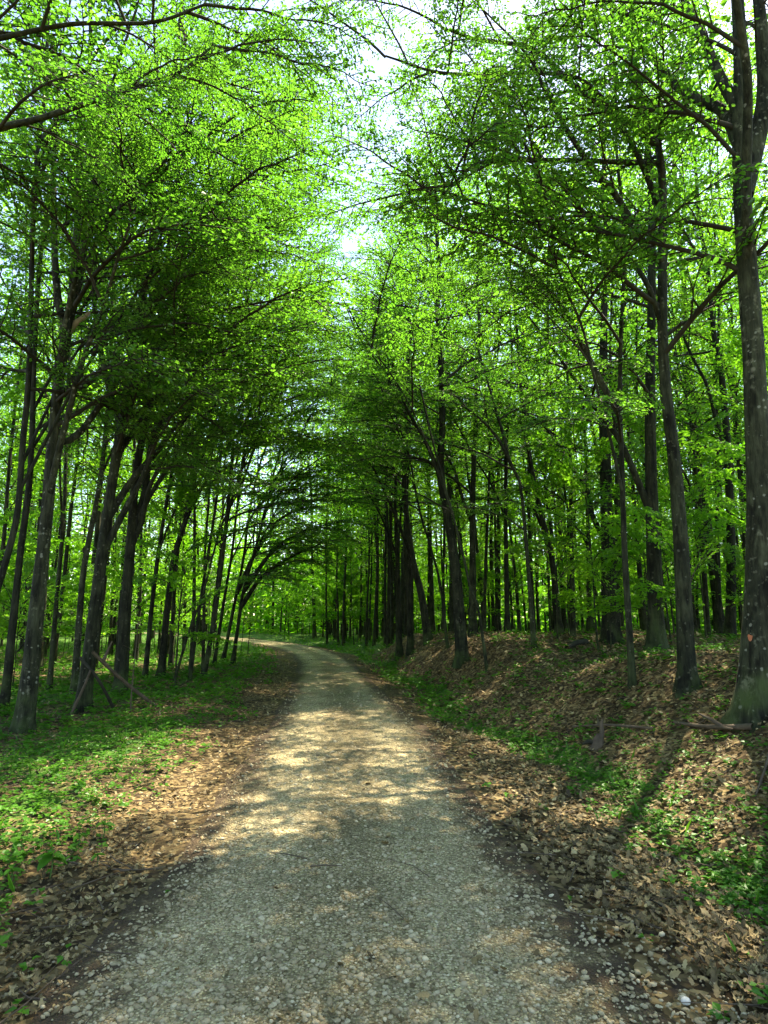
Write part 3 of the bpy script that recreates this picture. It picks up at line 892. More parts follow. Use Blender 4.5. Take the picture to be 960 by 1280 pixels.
B, BD, BL = M_BARK, M_BARK_DARK, M_BARK_LICHEN
TREES = [
    # ---- right of the road
    dict(label='stout lichen spotted trunk at the right edge with an orange paint spot', name='oak_tree', seed=1, mat=BL, w=46, flare=1.35, H=14, zlo=5.6, nb=30, bias=.45,
         path=[(940, 903), (950, 760), (950, 600), (943, 450), (932, 300), (925, 170), (925, 60)],
         limbs=[([(925, 185), (905, 140), (868, 122), (840, 100), (800, 52), (762, 0)], 16, 7, 1.5, .8), ([(925, 150), (900, 95), (876, 40), (850, -10)], 14, 8, .5, .6), ([(936, 250), (955, 130), (952, 40), (945, -30)], 22, 12, 0, .3)]),
    dict(label='grey trunk with flared mossy foot second from the right edge', name='hornbeam_tree', seed=2, mat=B, w=24, flare=1.7, H=15, zlo=5.2, nb=30,
         path=[(860, 862), (852, 700), (842, 569), (832, 484), (828, 400), (828, 250), (822, 180), (800, 120)],
         limbs=[([(829, 330), (805, 305), (770, 245), (735, 203), (690, 130), (664, 74)], 10, 4, -.8, 1.0),
                ([(735, 203), (680, 200), (605, 202), (575, 222), (548, 250)], 6, 2.5, -1.0, 1.0),
                ([(822, 185), (780, 150), (720, 110), (668, 62), (600, 50), (556, 36)], 9, 3, -1.0, 1.0),
                ([(826, 260), (790, 180), (740, 110), (690, 92), (560, 92), (482, 70)], 7, 2.5, -1.5, 1.0)]),
    dict(label='dark straight trunk with mossy flared base just left of the grey flared one', name='oak_tree', seed=3, mat=BD, w=23, flare=1.7, H=16, zlo=5.6, nb=26,
         path=[(820, 815), (817, 700), (814, 600), (812, 484), (814, 400), (814, 250), (806, 150)]),
    dict(label='thick dark trunk with a torn pale bark patch on the right bank', name='oak_tree', seed=4, mat=BD, w=24, flare=1.5, H=16, zlo=5.6, nb=28,
         path=[(764, 806), (760, 700), (757, 600), (754, 484), (755, 400), (757, 300), (755, 200)]),
    dict(label='slim stem rising in front of the thick dark trunks on the bank', seed=5, mat=B, w=10, flare=1.3, H=11, zlo=4.2, nb=14, bs=.8,
         path=[(790, 858), (786, 780), (781, 695), (777, 569), (775, 505), (777, 400), (781, 300)],
         limbs=[([(776, 522), (748, 472), (727, 430), (700, 380), (655, 337), (600, 303), (542, 270)], 8, 3, .5, 1.2)]),
    dict(label='thin curved stem arching left at the crest of the leafy bank', seed=6, mat=B, w=7.5, flare=1.3, H=9, zlo=3.6, nb=12, bs=.7,
         path=[(668, 810), (659, 695), (651, 611), (638, 577), (625, 530)], drift=-.3,
         limbs=[([(641, 582), (620, 545), (590, 515), (560, 500)], 4, 2, 0, 1.0)]),
    dict(label='dark trunk leaning left behind the bank crest', seed=7, mat=BD, w=10.5, H=15, zlo=5, nb=20, Y=19.5, path=[(700, 790), (690, 700), (676, 640), (663, 577), (651, 484), (645, 400)]),
    dict(label='pair stem, front one, standing on the sunlit bank crest', seed=8, mat=B, w=8, H=14, zlo=5, nb=16, Y=17.5, path=[(716, 795), (714, 653), (712, 548), (708, 450), (700, 380)]),
    dict(label='narrow dark pole just right of the crest stems', seed=9, mat=BD, w=7.5, H=15, zlo=5.5, nb=18, Y=20.5, path=[(737, 787), (734, 636), (730, 520), (722, 430)]),
    dict(label='slim dark pole between the leaning trunk and the mid road trunk', seed=10, mat=BD, w=8.5, H=15, zlo=5.2, nb=18, Y=20, path=[(634, 787), (632, 632), (634, 540), (640, 450)]),
    dict(label='sturdy dark trunk bending left near the middle of the bank', name='oak_tree', seed=11, mat=BD, w=18, flare=1.5, H=13.5, zlo=6.0, nb=30, Y=15.0,
         path=[(577, 803), (571, 720), (559, 643), (551, 590), (553, 527), (552, 470)],
         limbs=[([(552, 590), (528, 574), (505, 573)], 4, 1.5, 0, 1.2)]),
    dict(label='grey trunk directly behind the sturdy bending trunk', seed=12, mat=B, w=12, H=16, zlo=5.5, nb=32, Y=18, path=[(591, 795), (591, 700), (591, 623), (594, 540)]),
    dict(label='thin pale stem leaning left beside the sturdy bending trunk', seed=13, mat=B, w=4.5, flare=1.1, H=7, zlo=4, nb=6, bs=.6, Y=13.5, path=[(609, 803), (598, 762), (588, 735), (578, 690), (565, 640)], drift=-.3),
    dict(label='thick trunk leaning left at the far end of the mound', seed=14, mat=BD, w=13, H=12.5, zlo=5.5, nb=32, Y=19.5, path=[(536, 799), (527, 745), (518, 710), (510, 660), (505, 600), (508, 530)]),
    dict(label='dark straight trunk on the mound left of the thick leaning one', seed=15, mat=BD, w=10, H=12.5, zlo=5.5, nb=32, Y=20.5, path=[(513, 797), (511, 700), (508, 620), (512, 540)]),
    dict(label='grey trunk at the left end of the mound row', seed=16, mat=BD, w=9, H=12.5, zlo=5.5, nb=32, Y=21.5, path=[(499, 797), (497, 700), (494, 620), (498, 540)]),
    dict(label='thin dark stem slanting left between mound trunks', seed=17, mat=BD, w=4.5, flare=1.1, H=9, zlo=4.5, nb=8, bs=.6, Y=16.5, path=[(560, 800), (550, 730), (537, 680), (525, 640)], drift=-.2),
    dict(label='dark trunk tilting left behind the right edge tree', name='oak_tree', seed=20, mat=BD, w=15, H=16, zlo=6, nb=22, Y=15.5, path=[(911, 790), (914, 695), (910, 569), (902, 470), (893, 421), (885, 340)]),
    dict(label='straight dark trunk half hidden by the right edge tree', name='oak_tree', seed=21, mat=BD, w=9, H=16, zlo=6, nb=16, Y=18, path=[(898, 788), (897, 695), (896, 569), (895, 460)]),
    # ---- left of the road
    dict(label='tree outside the left edge whose dark limbs cross the top left corner', seed=30, mat=B, w=50, flare=1.3, H=12, zlo=6.5, nb=14, bias=.4, Y=5.2, forks=0,
         path=[(-215, 1010), (-205, 700), (-195, 300), (-185, -50)],
         limbs=[([(-190, 235), (-60, 182), (0, 160), (50, 148), (120, 125), (170, 108), (225, 90), (265, 58)], 10, 3.5, .3, .8), ([(-188, 95), (-60, 62), (0, 48), (90, 30), (190, 28), (255, 6)], 8, 3.5, .2, .7)]),
    dict(label='pale barked trunk with a sunlit patch nearest the left edge', seed=31, mat=BL, w=37, flare=1.3, H=12, zlo=4.4, nb=26, bias=.6,
         path=[(30, 915), (48, 740), (60, 630), (70, 500), (86, 400), (96, 290), (100, 170)],
         limbs=[([(83, 420), (72, 370), (68, 300), (67, 230), (68, 150)], 9, 6, 0, .6), ([(85, 405), (98, 350), (112, 260), (124, 175), (128, 120)], 10, 6, .3, .6),
                ([(72, 494), (104, 482), (138, 450), (200, 372), (244, 334), (300, 315)], 9, 3.5, .5, 1.3), ([(62, 560), (95, 545), (134, 494), (187, 415), (219, 362), (250, 290)], 8, 3.5, 1.5, 1.2),
                ([(74, 460), (110, 300), (165, 250), (220, 200), (300, 140)], 7, 3, -1.2, 1.1)]),
    dict(label='leaning grey trunk with crossed dead poles against its foot', seed=32, mat=B, w=33, flare=1.5, H=14, zlo=4.5, nb=26, bias=.6,
         path=[(102, 890), (120, 750), (133, 653), (142, 590), (158, 490), (172, 400), (190, 300), (205, 200)],
         limbs=[([(134, 650), (165, 600), (200, 560), (222, 530), (270, 490), (350, 462)], 8, 3, .5, 1.3), ([(146, 570), (180, 520), (240, 440), (300, 415), (370, 408)], 7, 3, 1.5, 1.2),
                ([(150, 540), (130, 460), (118, 380), (120, 300)], 8, 5, 0, .5), ([(172, 400), (215, 330), (265, 260), (310, 205), (345, 160)], 8, 3, .5, 1.0)]),
    dict(label='thick dark mossy trunk right of the crossed dead poles', seed=33, mat=BD, w=26, flare=1.3, H=16, zlo=4.8, nb=26, bias=.6, path=[(150, 868), (158, 740), (163, 680), (170, 590), (186, 505), (200, 400), (212, 300)],
         limbs=[([(165, 660), (180, 620), (188, 560), (205, 500), (235, 440)], 9, 4, .5, .8)]),
    dict(label='trunk with white sunlit bark between the two leaning grey ones', seed=34, mat=BL, w=15, H=14, zlo=5, nb=16, Y=12.5, path=[(93, 862), (100, 760), (106, 703), (122, 620), (130, 560), (138, 470)]),
    dict(label='dark trunk at the left edge leaning right', seed=35, mat=BD, w=19, H=14, zlo=5, nb=20, path=[(5, 886), (16, 780), (25, 695), (38, 590), (43, 442), (50, 330)]),
    dict(label='dark trunk cut off by the left edge of the view', seed=36, mat=BD, w=17, H=14, zlo=5, nb=14, Y=8.6, path=[(-30, 905), (-14, 780), (8, 700), (22, 640), (28, 560), (36, 470)]),
    dict(label='slim pale stem between the sunlit patch trunk and the leaning pair', seed=37, mat=B, w=11, H=13, zlo=5, nb=12, Y=13.5, path=[(62, 862), (70, 759), (80, 636), (84, 520)]),
    dict(label='slim dark stem leaning right beyond the mossy trunk', seed=38, mat=BD, w=11, H=15, zlo=4.6, nb=18, bias=.7, path=[(181, 848), (194, 720), (211, 611), (228, 520), (240, 430)]),
    dict(label='broad dark trunk fourth up the left verge', seed=39, mat=BD, w=17, H=15, zlo=4.6, nb=20, bias=.7, Y=16, path=[(201, 836), (215, 712), (234, 640), (245, 560), (252, 470)]),
    dict(label='thin whip leaning right by a red dead twig', seed=40, mat=B, w=5.5, flare=1.1, H=8, zlo=3.6, nb=8, bs=.7, path=[(217, 850), (236, 790), (254, 740), (276, 660), (300, 610)], drift=.3),
    dict(label='slender tall stem leaning right beside its twin on the left verge', seed=41, mat=B, w=11, H=16, zlo=4.2, nb=22, bias=.75, path=[(253, 848), (270, 759), (283, 653), (291, 560), (292, 484), (300, 420)]),
    dict(label='slender tall stem, the left one of the twins on the left verge', seed=42, mat=BD, w=8, H=16, zlo=4.4, nb=18, bias=.75, Y=15.5, path=[(237, 843), (253, 737), (270, 630), (276, 560), (280, 484)]),
    dict(label='first dark stem of the clump arching over the far road', seed=43, mat=BD, w=9, H=13, zlo=2.6, nb=26, bias=.9, bs=1.15, Y=20.5, path=[(291, 822), (300, 765), (304, 740), (318, 690), (332, 640)], drift=.4,
         limbs=[([(301, 760), (327, 722), (362, 697), (400, 680)], 5, 2, 0, 1.6), ([(306, 735), (340, 690), (372, 668), (410, 655)], 5, 2, 1, 1.6)]),
    dict(label='second dark stem of the clump arching over the far road', seed=44, mat=BD, w=8, H=14, zlo=2.9, nb=24, bias=.9, bs=1.15, Y=22, path=[(279, 820), (292, 760), (304, 700), (312, 640), (325, 580)], drift=.3,
         limbs=[([(296, 745), (320, 690), (350, 650), (385, 630)], 5, 2, 0, 1.6)]),
    dict(label='outermost left stem of the clump by the far road bend', seed=45, mat=BD, w=8, H=15, zlo=3.5, nb=22, bias=.8, Y=20, path=[(267, 824), (280, 750), (290, 690), (300, 600), (310, 520)], drift=.1),
]
NEAR = [near_tree(s) for s in TREES]
OCC = [b[:2] for _, b in NEAR]

# details of single trees
t0, b0 = NEAR[0]
M_PAINT = plain_mat('orange_paint', [(.2, (.30, .09, .04)), (.8, (.45, .16, .07))], .7, 20)


def disc_on(parent, base, c, r, mat, name):
    c = np.array(c); back = unit(c - np.array([0, 0, c[2]]))
    g = Geo(); th = np.linspace(0, 2 * PI, 16, endpoint=False)
    sx = unit(np.cross(back, [0, 0, 1.]))
    ring = [c - base + r * (1 + .2 * math.sin(3 * a + 1)) * (math.cos(a) * sx + math.sin(a) * np.array([0, 0, 1.25])) for a in th]
    fr = [p - back * .012 for p in ring]
    g.add(np.array(fr + ring), [[i, (i + 1) % 16, 16 + (i + 1) % 16, 16 + i] for i in range(16)])
    g.add(np.array(fr), [list(range(16))])
    return link(name, g.mesh(name, [mat]), parent)


# a mark sprayed on the front of the trunk
trk = [c for c in t0.children if c.name.startswith('trunk')][0]
from mathutils.bvhtree import BVHTree
tree_bvh = BVHTree.FromPolygons([tuple(np.array(v.co) + b0) for v in trk.data.vertices], [tuple(p.vertices) for p in trk.data.polygons])
hit = None
for px_ in (938, 942, 946, 950):
    hit = tree_bvh.ray_cast(Vector((0, 0, EYE)), Vector(unit(ray(px_, 797))))[0]
    if hit is not None: break
cp = np.array(hit) if hit is not None else sight(940, 797, float(b0[1]) - .17)
disc_on(t0, b0, cp, .026, M_PAINT, 'paint_spot')
# the snapped pale limb of the sunlit tree
tl = [r for r, _ in NEAR if 'nearest the left edge' in r['label']][0]
bl = np.array(tl.location)
lp = [sight(a, b, float(bl[1])) for a, b in [(86, 415), (94, 404), (103, 398), (113, 390)]]
g = Geo(); v, f = tube(resample(lp, 10) - bl, [.05, .05, .048, .045, .043, .04, .04, .038, .03, .012], 8, .2, 5); g.add(v, f)
link('broken_limb', g.mesh('broken_limb', [M_PALEWOOD]), tl)


# ------------------------------------------------------------------ trees deeper in the wood
def wood_tree(seed, H, r0, zlo, nb, leaf=.115, keep=.5, spread=1.0, sides=9):
    r = np.random.default_rng(seed)
    n = 9
    t = np.linspace(0, 1, n)
    bend = np.cumsum(r.normal(0, .28, (n, 2)), 0) * .7 * H / 15
    p = np.stack([bend[:, 0] * t, bend[:, 1] * t, H * t - .15 * (t == 0)], -1)
    q = resample(p, 22)
    rad = r0 * (1 - .82 * np.linspace(0, 1, 22) ** .9) * (1 + .45 * np.exp(-np.linspace(0, 1, 22) * H / .25))
    gt = Geo(); v, f = tube(q, rad, sides, .12, seed); gt.add(v, f)
    gl = Geo(); gw = Geo()
    for b in range(nb):
        h = (b + r.uniform(0, 1)) / nb
        z = zlo + (H - .2 - zlo) * h
        c = np.array([np.interp(z, q[:, 2], q[:, i]) for i in range(3)])
        az = r.uniform(0, 2 * PI); pitch = .22 + .75 * h + r.uniform(-.3, .25)
        s = (1.1 - .28 * h) * r.uniform(.65, 1.15) * spread
        raw = BR[int(r.integers(len(BR)))][2]
        M = np.array(branch_matrix(c, az, pitch, r.uniform(-.3, .3), s)); R3 = M[:3, :3] / s
        sel = r.uniform(0, 1, len(raw[1])) < keep
        P = raw[1][sel] @ M[:3, :3].T + M[:3, 3]
        rn = np.clip(r.uniform(.0, .5) + r.uniform(0, .5, len(P)), 0, 1)
        leaves_geo(gl, P, raw[2][sel] @ R3.T, raw[3][sel] @ R3.T, raw[4][sel] / .094 * leaf, 0, rn, 2)
        mp = raw[0][0][0] @ M[:3, :3].T + M[:3, 3]
        v, f = tube(mp[::2], np.linspace(.028, .006, len(mp[::2])) * s, 4); gt.add(v, f)
        for w in raw[0][1:24]:
            if len(w[0]) == 5 and r.random() < .5:
                sp_ = w[0][::2] @ M[:3, :3].T + M[:3, 3]
                v, f = tube(sp_, np.array([.010, .007, .003]), 3); gw.add(v, f)
    gt.v += gw.v; 
    off = gt.k
    for ff in gw.f: gt.f.append(ff + off)
    gt.n += gw.n; gt.m += gw.m; gt.r += gw.r; gt.k += gw.k
    return gt.mesh('trunk', [M_BARK_FAR]), gl.mesh('crown', [M_LEAF_FAR], False), len(gl.v)


SLIM = [wood_tree(200 + k, [15, 18, 16][k], [.06, .075, .065][k], [4.4, 5.6, 3.8][k], 28, keep=.20, spread=.85) for k in range(3)]
TALL = [wood_tree(220 + k, [21, 23, 20][k], [.12, .15, .11][k], [5.5, 7.0, 5.0][k], 34, keep=.12, spread=1.2, leaf=.13) for k in range(3)]
FULL = [wood_tree(260 + k, [18, 16.5][k], [.115, .10][k], [6.0, 5.0][k], 42, keep=.20, spread=1.15, leaf=.115) for k in range(2)]
SAP = [wood_tree(240 + k, [3.2, 5.0, 2.2, 4.2][k], [.014, .022, .010, .018][k], [.9, 1.0, .5, .7][k], [7, 11, 6, 10][k], leaf=.085, keep=.5, spread=.48, sides=5) for k in range(4)]


def instance(proto, name, x, y, s, label, cat, group, tilt=0.0):
    root = link(name, None, None, (x, y, float(ground(x, y))))
    root.rotation_euler = (rng.normal(0, .03), tilt + rng.normal(0, .03), rng.uniform(0, 2 * PI) if not tilt else rng.uniform(-.4, .4))
    root.scale = (s,) * 3
    tag(root, label, cat, group)
    link("trunk" if cat == 'tree' else 'stem', proto[0], root)
    c = link('crown', proto[1], root); c['kind'] = 'stuff'
    return root


MARKS = [(950, 'stout lichen spotted trunk', 1), (905, 'tilting dark trunk by the right edge', 1), (857, 'grey mossy footed trunk', 1), (818, 'dark straight mossy trunk', 1),
         (790, 'slim stem on the bank', 1), (762, 'thick trunk with torn bark', 1), (735, 'narrow crest pole', 1), (708, 'crest stems', 1), (667, 'thin arching crest stem', 1), (634, 'slim dark crest pole', 1),
         (600, 'pale leaning stem', 1), (572, 'sturdy bending trunk', 1), (534, 'leaning mound trunk', 1), (508, 'mound trunks', 1), (480, 'left end of the mound', 1), (445, 'end of the bank', 1), (405, 'far right verge', 1), (365, 'far road bend', 1),
         (-20, 'trunk cut by the left edge', 0), (12, 'dark left edge trunk', 0), (45, 'sunlit patch trunk', 0), (72, 'slim pale left stem', 0), (108, 'crossed dead poles', 0), (155, 'thick mossy left trunk', 0),
         (190, 'slim leaning left stem', 0), (212, 'broad left verge trunk', 0), (245, 'twin left stems', 0), (275, 'arching clump', 0), (320, 'bright road opening', 0)]


def describe(x, y, kind):
    """what a plant deep in the wood looks like and stands behind"""
    if y < 1.5 or abs(x) > y * .75 + 1:
        return f'{kind} standing beside or behind the viewer', f'{kind}s around the viewer'
    px = 480 + FPX * x / y
    side = 1 if x > centre(y) else 0
    m = min((a for a in MARKS if a[2] == side), key=lambda a: abs(a[0] - px))
    dist = 'close' if y < 20 else ('well' if y < 31 else 'far')
    return f'{kind} {dist} behind the {m[1]}', f'{kind}s {"right" if side else "left"} of the road'


placed = list(OCC)
# broad crowns that close the view over the bank and the bend
for k, (px, y, s_) in enumerate([(566, 23, 1.0), (508, 25.5, 1.0), (540, 31, 1.12), (470, 31, 1.05), (620, 27, 1.0), (432, 37, 1.1), (395, 43, 1.1), (690, 25, 1.0), (770, 22.5, 1.0), (215, 24, 1.0), (120, 21, 1.0), (255, 33, 1.1), (60, 18, .95), (180, 36, 1.1), (860, 24, 1.0)]):
    x = (px - 480) / FPX * y
    nm = 'broad crowned tree'
    ts = link('oak_tree', None, None, (x, y, float(ground(x, y)))); ts.scale = (s_,) * 3; ts.rotation_euler = (0, 0, k * 1.3)
    m_ = min((a for a in (MARKS)), key=lambda a: abs(a[0] - px) + (500 if a[2] != (x > centre(y)) else 0))
    tag(ts, f'{nm} with a dense leafy top behind the {m_[1]}', 'tree', 'broad crowned trees behind the front rows')
    link('trunk', FULL[k % 2][0], ts); c = link('crown', FULL[k % 2][1], ts); c['kind'] = 'stuff'
    placed.append((x, y))
cnt = {}


def free(x, y, gap):
    return all((x - a) ** 2 + (y - b) ** 2 > gap * gap for a, b in placed)


tries = 0
ntree = 0
while ntree < 235 and tries < 30000:
    tries += 1
    y = rng.uniform(-14, 62); x = rng.uniform(-46, 46)
    if y > 0 and abs(x) > 7 + y * .68: continue
    if y < 0 and abs(x) > 14: continue
    u = x - float(centre(y)); d = math.hypot(x, y)
    if -3.6 < u < (5.2 if y < 24 else 3.4): continue
    if y > 46 and abs(u) < 6: continue
    if d < (9.5 if y > -2 else 5): continue
    inview = y > 0 and abs(x) < y * .66
    if inview and d < (12.5 if u < 0 else 17): continue
    if not inview and rng.random() < .5: continue
    if not free(x, y, 1.35 if d > 15 else 2.2): continue
    tall = rng.random() < (.12 if u < 0 else .22)
    if math.hypot(x - 8.8, y - 23) < 3.2 or math.hypot(x - 7.5, y - 13.5) < 1.5: continue    # gaps that let the sun down to the bank
    if ntree > 170 and not (inview and u > 0 and d < 36): continue
    lab = describe(x, y, 'thick forest trunk' if tall else 'slim forest trunk')
    # a bright opening where the road leaves the wood
    px = 480 + FPX * x / max(y, .1)
    if y > 30 and 296 < px < 345: continue
    instance((TALL if tall else SLIM)[int(rng.integers(3))], 'oak_tree' if tall else 'hornbeam_tree', x, y, rng.uniform(.85, 1.15), lab[0], 'tree', lab[1])
    placed.append((x, y)); ntree += 1

# a rank of thin poles close together along the far right verge
for px in list(np.linspace(348, 500, 70)):
    y = rng.uniform(24, 38)
    x = (px + rng.uniform(-3, 3) - 480) / FPX * y
    if x - float(centre(y)) < 2.6: continue
    if not free(x, y, .38): continue
    lab = describe(x, y, 'thin forest pole')
    instance(SLIM[int(rng.integers(3))], 'hornbeam_tree', x, y, rng.uniform(.85, 1.1), lab[0], 'tree', lab[1])
    placed.append((x, y)); ntree += 1

ns = 0; tries = 0
while ns < 200 and tries < 20000:
    tries += 1
    d = math.exp(rng.uniform(math.log(10), math.log(45))); a = rng.uniform(-.72, .72)
    x, y = d * math.sin(a), d * math.cos(a)
    u = x - float(centre(y))
    if -2.9 < u < 5.4: continue
    if u < 0 and (d < 13 or (d < 24 and rng.random() < .75)): continue
    if u > 0 and d < 24 and rng.random() < .65: continue
    if not free(x, y, .6): continue
    px = 480 + FPX * x / y
    if y > 26 and 290 < px < 345: continue
    q_ = int(rng.integers(4))
    lab = describe(x, y, ('leafy sapling', 'tall leafy sapling', 'low leafy sapling', 'slender leafy sapling')[q_])
    instance(SAP[q_], 'sapling', x, y, rng.uniform(.8, 1.3), lab[0], 'sapling', lab[1])
    placed.append((x, y)); ns += 1
for k in range(900):
    y = rng.uniform(12.5, 40); px = rng.uniform(-10, 285); x = (px - 480) / FPX * y
    if x - float(centre(y)) > -3.4 or not free(x, y, 1.0): continue
    lab = describe(x, y, 'slim forest trunk')
    instance(SLIM[int(rng.integers(3))], 'hornbeam_tree', x, y, rng.uniform(.8, 1.05), lab[0], 'tree', lab[1])
    placed.append((x, y)); ntree += 1
    if ntree > 285: break

# low growth closing the view straight ahead, where the road has turned away
for k in range(70):
    y = rng.uniform(33, 54); x = (rng.uniform(347, 530) - 480) / FPX * y
    if x - float(centre(y)) < 3.0: continue
    lab = describe(x, y, 'far bushy sapling')
    instance(SAP[int(rng.integers(4))], 'sapling', x, y, rng.uniform(1.1, 1.7), lab[0], 'sapling', lab[1])
print('trees', ntree, 'saplings', ns)

# the far off wood that reads as one mass
n = 230000
a = rng.uniform(-.85, .85, n); d = rng.uniform(52, 100, n)
x, y = d * np.sin(a), d * np.cos(a)
z = rng.beta(.9, 1.15, n) * 28
z[::3] = rng.uniform(0, 9, len(z[::3])); d2 = d.copy()
cl = vnoise(x * .5, y * .5 + z * .35, 81) * .6 + vnoise(x * .3 + 5, z * .8, 82) * .6
px = 480 + FPX * x / y
keep = ((cl > .38) | ((np.arange(n) % 3 == 0) & (d > 70))) & (np.abs(x - centre(y)) > 5)
x, y, z = x[keep], y[keep], z[keep]; k = len(x)
g = Geo()
th = rng.uniform(0, 2 * PI, k)
leaves_geo(g, np.stack([x, y, z - .2], -1), np.stack([np.cos(th), np.sin(th), rng.uniform(-.5, .2, k)], -1), np.stack([rng.normal(0, .7, k), rng.normal(0, .9, k), np.ones(k)], -1), rng.uniform(.26, .46, k) * (1 + .45 * (z < 9)), 0, rng.uniform(0, 1, k), 2, .34)
for q in range(240):
    aa = rng.uniform(-.8, .8); dd = rng.uniform(56, 88); X, Y = dd * math.sin(aa), dd * math.cos(aa)
    if abs(X - float(centre(Y))) < 4: continue
    v, f = tube([(X, Y, -.3), (X + rng.normal(0, .3), Y, 8), (X + rng.normal(0, .8), Y, 19)], [rng.uniform(.1, .22), .12, .03], 6); g.add(v, f, 1)
o = link('distant_woods', g.mesh('distant_woods', [M_LEAF_FAR, M_BARK_FAR], False), kind='stuff')
tag(o, 'pale green mass of far off woodland closing the view', 'woods')


# ------------------------------------------------------------------ single small things
def stick(name, label, cat, pts, r0, r1, mat=M_DEADWOOD, twigs=(), group=None, sides=7):
    pts = np.array(pts, float); base = pts[0].copy()
    root = link(name, None, None, base.tolist()); tag(root, label, cat, group)
    q = resample(pts, 18)
    g = Geo(); v, f = tube(q - base, np.linspace(r0, r1, 18), sides, .25, len(label)); g.add(v, f)
    link('stem', g.mesh('stem', [mat]), root)
    for (t, d, l) in twigs:
        i = int(t * 17); d = unit(np.array(d, float))
        p = np.array([q[i], q[i] + d * l * .5 + [0, 0, .01], q[i] + d * l])
        g = Geo(); v, f = tube(resample(p, 6) - base, np.linspace(r1 * .9, r1 * .3, 6), 5); g.add(v, f)
        link('twig', g.mesh('twig', [mat]), root)
    return root


def G(px, py, dz=0.0):
    p = footing(px, py); return np.array([p[0], p[1], float(ground(p[0], p[1])) + dz])


bt = [b for r, b in NEAR if 'crossed dead poles' in r['label']][0]
e = G(194, 884, .02); Yt = float(bt[1]) - .35
stick('fallen_pole', 'long dead pole propped on the leaning grey trunk, falling to the right', 'dead branch', [sight(116, 815, Yt), sight(140, 838, (Yt * 2 + e[1]) / 3), sight(165, 860, (Yt + 2 * e[1]) / 3), e], .026, .036, twigs=[(.2, (.3, .2, 1), .35)])
e2 = G(142, 888, .02)
stick('fallen_pole', 'shorter dark dead pole crossing under the long propped one', 'dead branch', [sight(100, 822, Yt + .05), sight(122, 848, Yt), e2], .022, .026, M_TWIG)
stick('fallen_pole', 'crooked dead pole leaning left against the foot of the grey trunk', 'dead branch', [G(88, 896, .02), sight(104, 860, Yt - .1), sight(113, 838, Yt - .05)], .022, .016, M_DEADWOOD)
e = G(163, 890, 0)
stick('dead_sapling', 'thin dry upright sapling with a few pale leaves by the crossed poles', 'dead sapling', [e, e + [0, .0, .5], e + [.02, 0, 1.0], e + [.03, 0, 1.55]], .014, .004, M_DEADWOOD, twigs=[(.5, (1, 0, .3), .3), (.7, (-1, 0, .5), .25)])
a1, a2 = G(716, 912, .03), G(818, 916, .04)
stick('fallen_branch', 'thin fallen branch running right from the dark stump', 'fallen branch', [a1, (a1 + a2) / 2 + [0, 0, .03], a2], .012, .018, twigs=[(.4, (.3, 1, .2), .3)])
a1, a2, a3 = G(843, 908, .03), G(890, 915, .05), G(942, 914, .04)
stick('fallen_branch', 'thicker fallen branch lying in front of the stout right edge trunk', 'fallen branch', [a1, a2, a3], .014, .032, twigs=[(.5, (.2, -1, .1), .35), (.7, (-.5, 1, .4), .3)])
a1, a2 = G(800, 843, .03), G(835, 812, .03)
stick('fallen_branch', 'short dead branch slanting up the bank between the trunks', 'fallen branch', [a1, (a1 + a2) / 2 + [0, 0, .04], a2], .012, .018, M_TWIG)
a1, a2 = G(708, 812, .04), G(733, 806, .07)
stick('fallen_log', 'short dark rotten log on the crest of the bank', 'log', [a1, (a1 + a2) / 2 + [0, 0, .04], a2], .05, .07, M_TWIG, sides=10)
a1, a2 = G(945, 1000, .02), G(962, 960, .10)
stick('fallen_branch', 'curved thin branch at the right edge below the mossy hump', 'fallen branch', [a1, (a1 + a2) / 2 + [.05, 0, .1], a2], .008, .012)
a1, a2 = G(770, 1110, .015), G(840, 1145, .015)
stick('twig', 'thin dark twig lying on the dry leaves at the lower right', 'twig', [a1, (a1 + a2) / 2 + [0, 0, .008], a2], .003, .006, M_TWIG)
# stump
e = G(748, 932)
root = link('tree_stump', None, None, e.tolist()); tag(root, 'small dark broken stump with a jagged upright splinter on the bank foot', 'stump')
g = Geo(); v, f = tube(np.array([[-.02, 0, -.06], [0, 0, .05], [.03, 0, .13]]), [.085, .06, .03], 12, .55, 4); g.add(v, f); link('stump_base', g.mesh('stump_base', [M_DEADWOOD]), root)
g = Geo(); v, f = tube(np.array([[.02, 0, .05], [.05, 0, .16], [.05, .01, .26], [.08, .01, .31]]), [.036, .03, .022, .006], 9, .35, 6); g.add(v, f); link('splinter', g.mesh('splinter', [M_DEADWOOD]), root)
g = Geo(); v, f = tube(np.array([[-.02, 0, .02], [-.12, -.02, .05], [-.2, -.02, .02]]), [.035, .03, .01], 8, .3, 9); g.add(v, f); link('root', g.mesh('root', [M_TWIG]), root)
# the white stone
e = G(858, 1264)
rng2 = np.random.default_rng(5)
th = np.linspace(0, 2 * PI, 14, endpoint=False); g = Geo(); rings = []
for ph, zz in ((.9, -.006), (1.0, .002), (.82, .010), (.45, .015)):
    rings.append(np.stack([np.cos(th) * .021 * ph * (1 + .08 * np.sin(2 * th)), np.sin(th) * .018 * ph, np.full(14, zz)], -1))
V = np.concatenate(rings + [np.array([[0, 0, .016]])])
F4 = [[k * 14 + i, k * 14 + (i + 1) % 14, (k + 1) * 14 + (i + 1) % 14, (k + 1) * 14 + i] for k in range(3) for i in range(14)]
g.add(V, F4); g.k -= len(V); g.f.append(np.array([[42 + i, 42 + (i + 1) % 14, 56] for i in range(14)]).ravel()); g.n.append(np.full(14, 3)); g.m.append(np.zeros(14, int)); g.k += len(V)
o = link('white_stone', g.mesh('white_stone', [plain_mat('white_pebble', [(.2, (.42, .40, .34)), (.8, (.62, .60, .53))], .7, 40)]), None, (e[0], e[1], e[2] + .02))
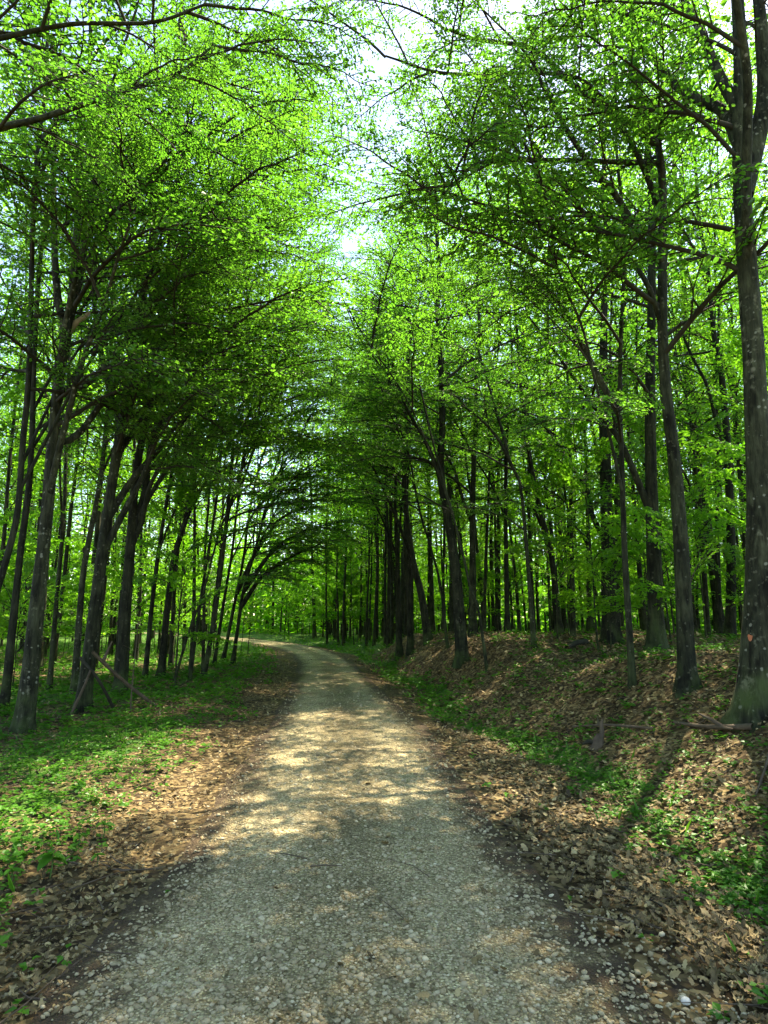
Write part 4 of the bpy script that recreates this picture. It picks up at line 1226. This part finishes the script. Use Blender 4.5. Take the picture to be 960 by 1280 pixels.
tag(o, 'smooth white round pebble at the lower right among dark soil', 'stone')

# leafy plants beside the road
PLANT_LEAF = []
for k in range(4):
    g = Geo(); r = np.random.default_rng(300 + k)
    nseg = 7; t = np.linspace(0, 1, nseg); w = .33 * np.sin(PI * np.clip(t * .92 + .06, 0, 1)) ** .8 * (1 - .35 * t)
    mid = np.stack([t, 0 * t, .12 * t - .28 * t * t], -1)
    Lf = mid + np.stack([0 * t, w, .10 * w / .33], -1); Rt = mid + np.stack([0 * t, -w, .10 * w / .33], -1)
    V = np.stack([Lf, mid, Rt], 1).reshape(-1, 3) + r.normal(0, .006, (nseg * 3, 3))
    F = [[i * 3 + j, i * 3 + 3 + j, i * 3 + 4 + j, i * 3 + 1 + j] for i in range(nseg - 1) for j in range(2)]
    g.add(V, F, 0, np.full(len(V), .25 + .2 * k)); PLANT_LEAF.append(g.mesh('leaf', [M_HERB]))
M_STALK = plain_mat('green_stalk', [(.2, (.04, .10, .02)), (.8, (.10, .18, .04))], .7, 8)


def leafy_plant(px, py, h, nl, ls, label, name='leafy_plant', group=None):
    e = G(px, py)
    root = link(name, None, None, e.tolist()); tag(root, label, 'plant', group)
    g = Geo(); v, f = tube([(0, 0, -.02), (.01, 0, h * .5), (.0, .01, h)], [.005, .004, .003], 5); g.add(v, f); link('stem', g.mesh('stem', [M_STALK]), root)
    for i in range(nl):
        o = link('leaf', PLANT_LEAF[i % 4], root, (0, 0, h * (1 - .10 * (i // 3)) * rng.uniform(.85, 1)))
        o.rotation_euler = (rng.normal(0, .15), rng.uniform(-.15, .3), i * 2.2 + rng.uniform(-.3, .3)); o.scale = (ls * rng.uniform(.8, 1.15),) * 3


leafy_plant(62, 1098, .14, 7, .105, 'largest broad leaved plant at the lower left verge')
leafy_plant(128, 1052, .13, 5, .080, 'broad leaved plant nearest the gravel at the lower left')
leafy_plant(97, 1062, .10, 5, .062, 'small broad leaved plant between its two larger neighbours at lower left')
leafy_plant(120, 1084, .07, 5, .055, 'small low plant on bare litter beside the gravel edge')
leafy_plant(12, 1108, .10, 5, .07, 'broad leaved plant cut by the left edge of the view')
leafy_plant(24, 1072, .12, 6, .07, 'plant just behind the largest broad leaved one on the left')
leafy_plant(634, 1000, .05, 5, .045, 'tiny lone green seedling on the brown leaves right of the gravel')
leafy_plant(832, 1052, .07, 6, .05, 'bright green seedling in dry leaves below the ditch herbs')
leafy_plant(893, 1104, .07, 6, .05, 'green seedling on tan leaves at the right')
leafy_plant(948, 1098, .11, 8, .055, 'tall green seedling clump at the right edge')
leafy_plant(845, 1068, .06, 5, .045, 'lower of two bright seedlings below the ditch herbs')
leafy_plant(785, 1068, .06, 5, .035, 'small seedling left of the two bright ones on the dry leaves')
leafy_plant(712, 1130, .03, 4, .028, 'tiny green sprout in the gravel edge at the lower right')
leafy_plant(208, 1120, .02, 5, .022, 'dark little weed growing in the gravel edge on the left')
